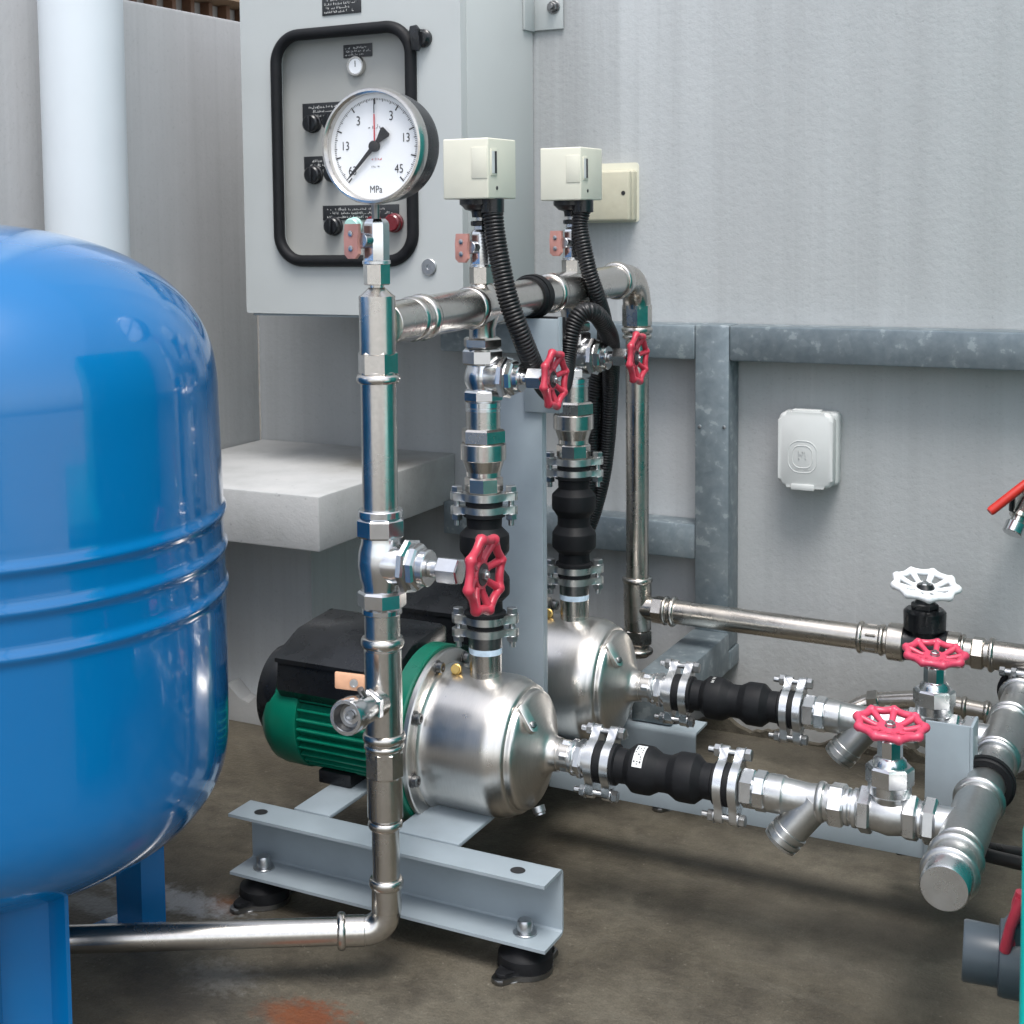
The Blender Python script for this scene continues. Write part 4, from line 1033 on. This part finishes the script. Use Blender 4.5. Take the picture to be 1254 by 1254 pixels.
# latch and lock
p = at(518, 47, Y=CY-.004); p.y = CY
lt = MB().lathe(p, nY, [(0, .0135), (.006, .0135), (.008, .011), (.012, .009), (.012, 0)], 28).build('latch', 'plastic', t)
MB().prism([(-.007, -.017), (.004, -.020), (.008, -.012), (.005, 0), (.006, .013), (.001, .019), (-.009, .018), (-.011, .010), (-.006, 0)], p+V((-.006, -.011, 0)), XU, ZU, nY, 0, .007, (), .0015).build('latch_handle', 'plastic', lt)
p = at(526, 327, Y=CY); p.y = CY
MB().lathe(p, nY, [(0, .0125), (.0025, .0125), (.0035, .0115), (.0035, .004), (.002, .0035), (.002, 0)], 28).build('lock', 'zinc', t)
# mounting ear on the wall
q = at(690, 35, Y=WY-.004)
br = MB().box((cx1-.0, WY-.006, q.z), (q.x, WY-.0025, 1.22), .0008).box((cx1+.0005, WY-.045, q.z-.002), (cx1+.004, WY-.0065, 1.22), .0008).build('mounting_ear', 'cabinet', t)
c = at(678, 9, Y=WY-.006); c.y = WY-.006
MB().cyl(c, nY, 0, .002, .011, 24).hexa(c, nY, .002, .009, .0085).cyl(c, nY, .009, .015, .0045, 14).build('anchor_bolt', 'darkbolt', br, 25)

# ================================================================== WALL BOXES
a = at(771, 232, Y=WY-.033); zt, zb = at(760, 208, Y=WY-.033).z, at(760, 271, Y=WY-.033).z
t = thing('junction_box', 'yellowed cream junction box on the wall behind the right cream switch', 'junction box', (a.x-.04, WY, zb))
MB().box((a.x-.098, WY-.020, zb), (a.x+.001, WY, zt), .004, 3).build('back_box', 'beigeold', t)
lid = MB().box((a.x-.097, WY-.034, zb+.0006), (a.x, WY-.0205, zt-.0006), .004, 3).build('lid', 'beigeold', t)
MB().lathe((a.x-.010, WY-.034, (zt+zb)/2+.004), nY, [(-.001, .0034), (.0006, .0034), (.0006, 0)], 14).build('screw', 'ink', lid)
MB().prism(rrect(-.108, zb-.002, -.0, zt+.012, .006), (a.x+.004, WY-.0012, 0), XU, ZU, YU, 0, .0008).build('old_paint_patch', 'beige', t)

x0, x1 = at(953, 560, Y=WY-.045).x, at(1020, 560, Y=WY-.045).x; zt, zb = at(990, 505, Y=WY-.045).z, at(990, 598, Y=WY-.045).z
t = thing('outdoor_socket', 'white plastic weatherproof socket box on the wall below the rail', 'socket', ((x0+x1)/2, WY, zb))
MB().box((x0+.001, WY-.026, zb+.002), (x1+.003, WY-.0005, zt-.001), .007, 3).build('back_box', 'white', t)
po = rrect(x0, zb, x1, zt, .013, 5)
lid = MB().prism(po, (0, WY, 0), XU, ZU, nY, .0265, .047, (), .006).build('lid', 'white', t, 50)
xm = (x0+x1)/2
MB().box((x0+.020, WY-.046, zt-.004), (x1-.018, WY-.030, zt+.0035), .0015).build('hinge', 'white', lid)
MB().box((xm-.020, WY-.050, zb-.003), (xm+.014, WY-.0475, zb+.006), .001).build('finger_tab', 'white', lid)
mb = MB()
for rr_ in (.0165, .0235):
    pts = [V((xm-.004+a*.9, WY-.0470, (zt+zb)/2-.010+b)) for a, b in rrect(-rr_, -rr_*1.0, rr_, rr_*1.0, rr_*.75, 8)]
    mb.tube(pts, .0007, 6, True)
mb.build('embossed_ring', 'white', lid)
mb = MB(); oo = V((xm-.010, WY-.0472, (zt+zb)/2-.014))
for zz, ww in ((.009, .010), (.004, .012), (-.001, .013)): scribble(mb, oo, XU, ZU, nY, 0, ww, zz, .0042, int(zz*1000)+30, .0006, .7)
scribble(mb, oo+V((-.010, 0, -.016)), XU, ZU, nY, 0, .030, 0, .002, 77, .0006)
mb.build('lettering', 'zinc', lid)

# ================================================================== RIGHT EDGE: tap, teal housing, PVC valve, cables
t = thing('wall_tap', 'wall tap with a long red lever, cut by the right edge', 'tap', at(1250, 640, Y=2.1))
a, b = at(1212, 627, Y=2.06), at(1262, 588, Y=2.09)
MB().tube([a, a+(b-a)*.05, b], [.0052, .0062, .0062], 16).build('lever', 'redtap', t)
c = at(1250, 629, Y=2.1); e = at(1240, 652, Y=2.085); dd = (e-c).normalized()
MB().cyl(c-dd*.02, dd, 0, .036, .0095, 28).build('spout', 'steel', t)
MB().cyl(e-dd*.014, dd, 0, .016, .0132, 28, .001).build('spout_nut', 'chrome', t)
MB().tube([at(1262, 606, Y=2.1), c-dd*.005, c+dd*.006], .0135, 20).cyl(at(1262, 606, Y=2.1), YU, 0, .09, .011).build('body', 'steel', t)
MB().tube([at(1240, 608, Y=2.082), at(1239, 625, Y=2.088)], .004, 8).build('pivot', 'plastic', t)

t = thing('teal_housing', 'bright teal enamelled machine housing cut by the lower right edge', 'machine housing', (.2, .9, 0))
tp = at(1253, 1010, Y=.95)
xl = at(1249, 1130, Y=.95).x
MB().box((xl, .95, .0), (.60, 1.20, tp.z), .006, 3).build('skirt', 'teal', t)
MB().box((.16, 1.21, .0), (.62, 2.16, 1.30), .01, 3).build('tall_panel', 'teal', t)

v0 = at(1179, 1163, Y=1.2); r = .0235
t = thing('pvc_valve', 'dark grey plastic pipe valve with a red handle beside the teal housing', 'valve', v0)
ax = V((1, .12, -.03)).normalized()
MB().lathe(v0, ax, [(0, r*.86), (0, r*.98), (.002, r*1.02), (.026, r*1.0), (.027, r*1.24), (.031, r*1.28), (.085, r*1.28)], 44).build('body', 'pvcgrey', t)
MB().lathe(v0, ax, [(0, r*.86), (.012, r*.84), (.012, 0)], 36, None, 0, None, False).build('bore', 'ink', t)
hc_ = at(1243, 1128, Y=1.185)
ud = V((.18, -.10, .97)).normalized()
MB().tube([hc_-ud*.026, hc_-ud*.016, hc_, hc_+ud*.016, hc_+ud*.026], [.0045, .0055, .004, .0055, .0045], 12).tube([hc_+V((-.002, -.006, 0))-ud*.024, hc_+V((-.002, -.01, 0)), hc_+V((.001, -.006, 0))+ud*.022], [.0045, .004, .0045], 12).build('handle', 'red', t)
MB().tube([hc_, V((hc_.x+.004, v0.y, v0.z))], .008, 16).build('handle_stem', 'pvcgrey', t)
for k, (lab, y0, y1) in enumerate((('upper black cable passing under the capped header end', 1040, 1046), ('lower black cable passing under the capped header end', 1049, 1058))):
    pts = [at(1100, y0-10, Y=1.74-.03*k), at(1190, y0-6, Y=1.70-.03*k), at(1215, y0, Y=1.69-.03*k), at(1262, y1+2, Y=1.64-.03*k), at(1300, y1+8, Y=1.6-.03*k)]
    for q in pts: q.z = max(q.z, .010)
    o = MB().tube(spline(pts, 8), .0075, 16).build('cable', 'cable'); tag(o, lab, 'cable', 'black floor cables')

# ================================================================== SURROUNDINGS BEHIND THE VIEWER (seen in the reflections)
o = MB().box((-30, -30, -.02), (30, -1.3, .004)).box((1.6, -1.299, -.02), (30, 30, .004)).build('reflection_ground', 'reflground'); tag(o, 'unseen pale ground added around the pump corner to brighten reflections', None, None, 'structure')  # pale ground added out of view to brighten the pipe reflections
t = thing('bare_tree', 'bare branched tree standing across the yard', 'tree', (-2.6, -3.4, 0))
rnd = random.Random(21); mb = MB(); tk = MB()
def branch(p, d, L, r, lev):
    pts = [p]; q = p
    for k in range(4):
        d = (d+V((rnd.uniform(-.2, .2), rnd.uniform(-.2, .2), rnd.uniform(-.05, .15)))).normalized(); q = q+d*(L/4); pts.append(q)
    (tk if lev == 0 else mb).tube(pts, [r, r*.9, r*.8, r*.7, r*.55], 6 if lev < 2 else 4)
    if lev < 4:
        for k in range(4 if lev else 6):
            b_ = pts[rnd.randint(2, 4)]; branch(b_, (d+V((rnd.uniform(-1, 1), rnd.uniform(-1, 1), rnd.uniform(-.1, .7)))).normalized(), L*rnd.uniform(.5, .72), r*.5, lev+1)
branch(V((-2.6, -3.4, 0)), V((0, 0, 1)), 2.0, .10, 0)
tk.build('trunk', 'wood', t); mb.build('branches', 'wood', t)
t = thing('pergola', 'white painted pipe pergola over the yard in front of the pumps', 'pergola', (-.5, -1.6, 0))
for x in (-3.2, 2.4):
    for y in (-2.9, -.75): MB().cyl((x, y, 0), ZU, 0, 2.5, .04, 16).build('post', 'white', t)
for y in (-2.9, -.75): MB().cyl((-3.3, y, 2.53), XU, 0, 5.8, .035, 16).build('rail', 'white', t)
for k in range(7): MB().cyl((-3.1+k*.9, -3.0, 2.58), YU, 0, 2.4, .02, 12).build('cross_rail', 'white', t)

# ================================================================== LIGHT
world = bpy.data.worlds.new('World'); SC.world = world; world.use_nodes = True
nt = world.node_tree; bg = nt.nodes['Background']
sky = nt.nodes.new('ShaderNodeTexSky'); sky.sky_type = 'NISHITA'; sky.sun_disc = False
SUN_EL, SUN_AZ = math.radians(66), math.radians(150)      # azimuth clockwise from +Y
sky.sun_elevation = SUN_EL; sky.sun_rotation = SUN_AZ
sky.air_density = 1.0; sky.dust_density = 2.5; sky.ozone_density = 1.0
hsv = nt.nodes.new('ShaderNodeHueSaturation'); hsv.inputs['Saturation'].default_value = .45
nt.links.new(sky.outputs[0], hsv.inputs['Color']); nt.links.new(hsv.outputs[0], bg.inputs[0])
bg.inputs[1].default_value = .15
sun = bpy.data.lights.new('sun', 'SUN'); sun.energy = 1.25; sun.angle = math.radians(22); sun.color = (1, .985, .96)
so = bpy.data.objects.new('sun', sun); COL.objects.link(so)
sd = V((math.sin(SUN_AZ)*math.cos(SUN_EL), math.cos(SUN_AZ)*math.cos(SUN_EL), math.sin(SUN_EL)))
so.rotation_euler = sd.to_track_quat('Z', 'Y').to_euler()
SC.view_settings.view_transform = 'Standard'; SC.view_settings.look = 'None'
SC.view_settings.exposure = 1.03; SC.view_settings.gamma = 1

for o in bpy.data.objects:
    if '_o' in o: del o['_o']
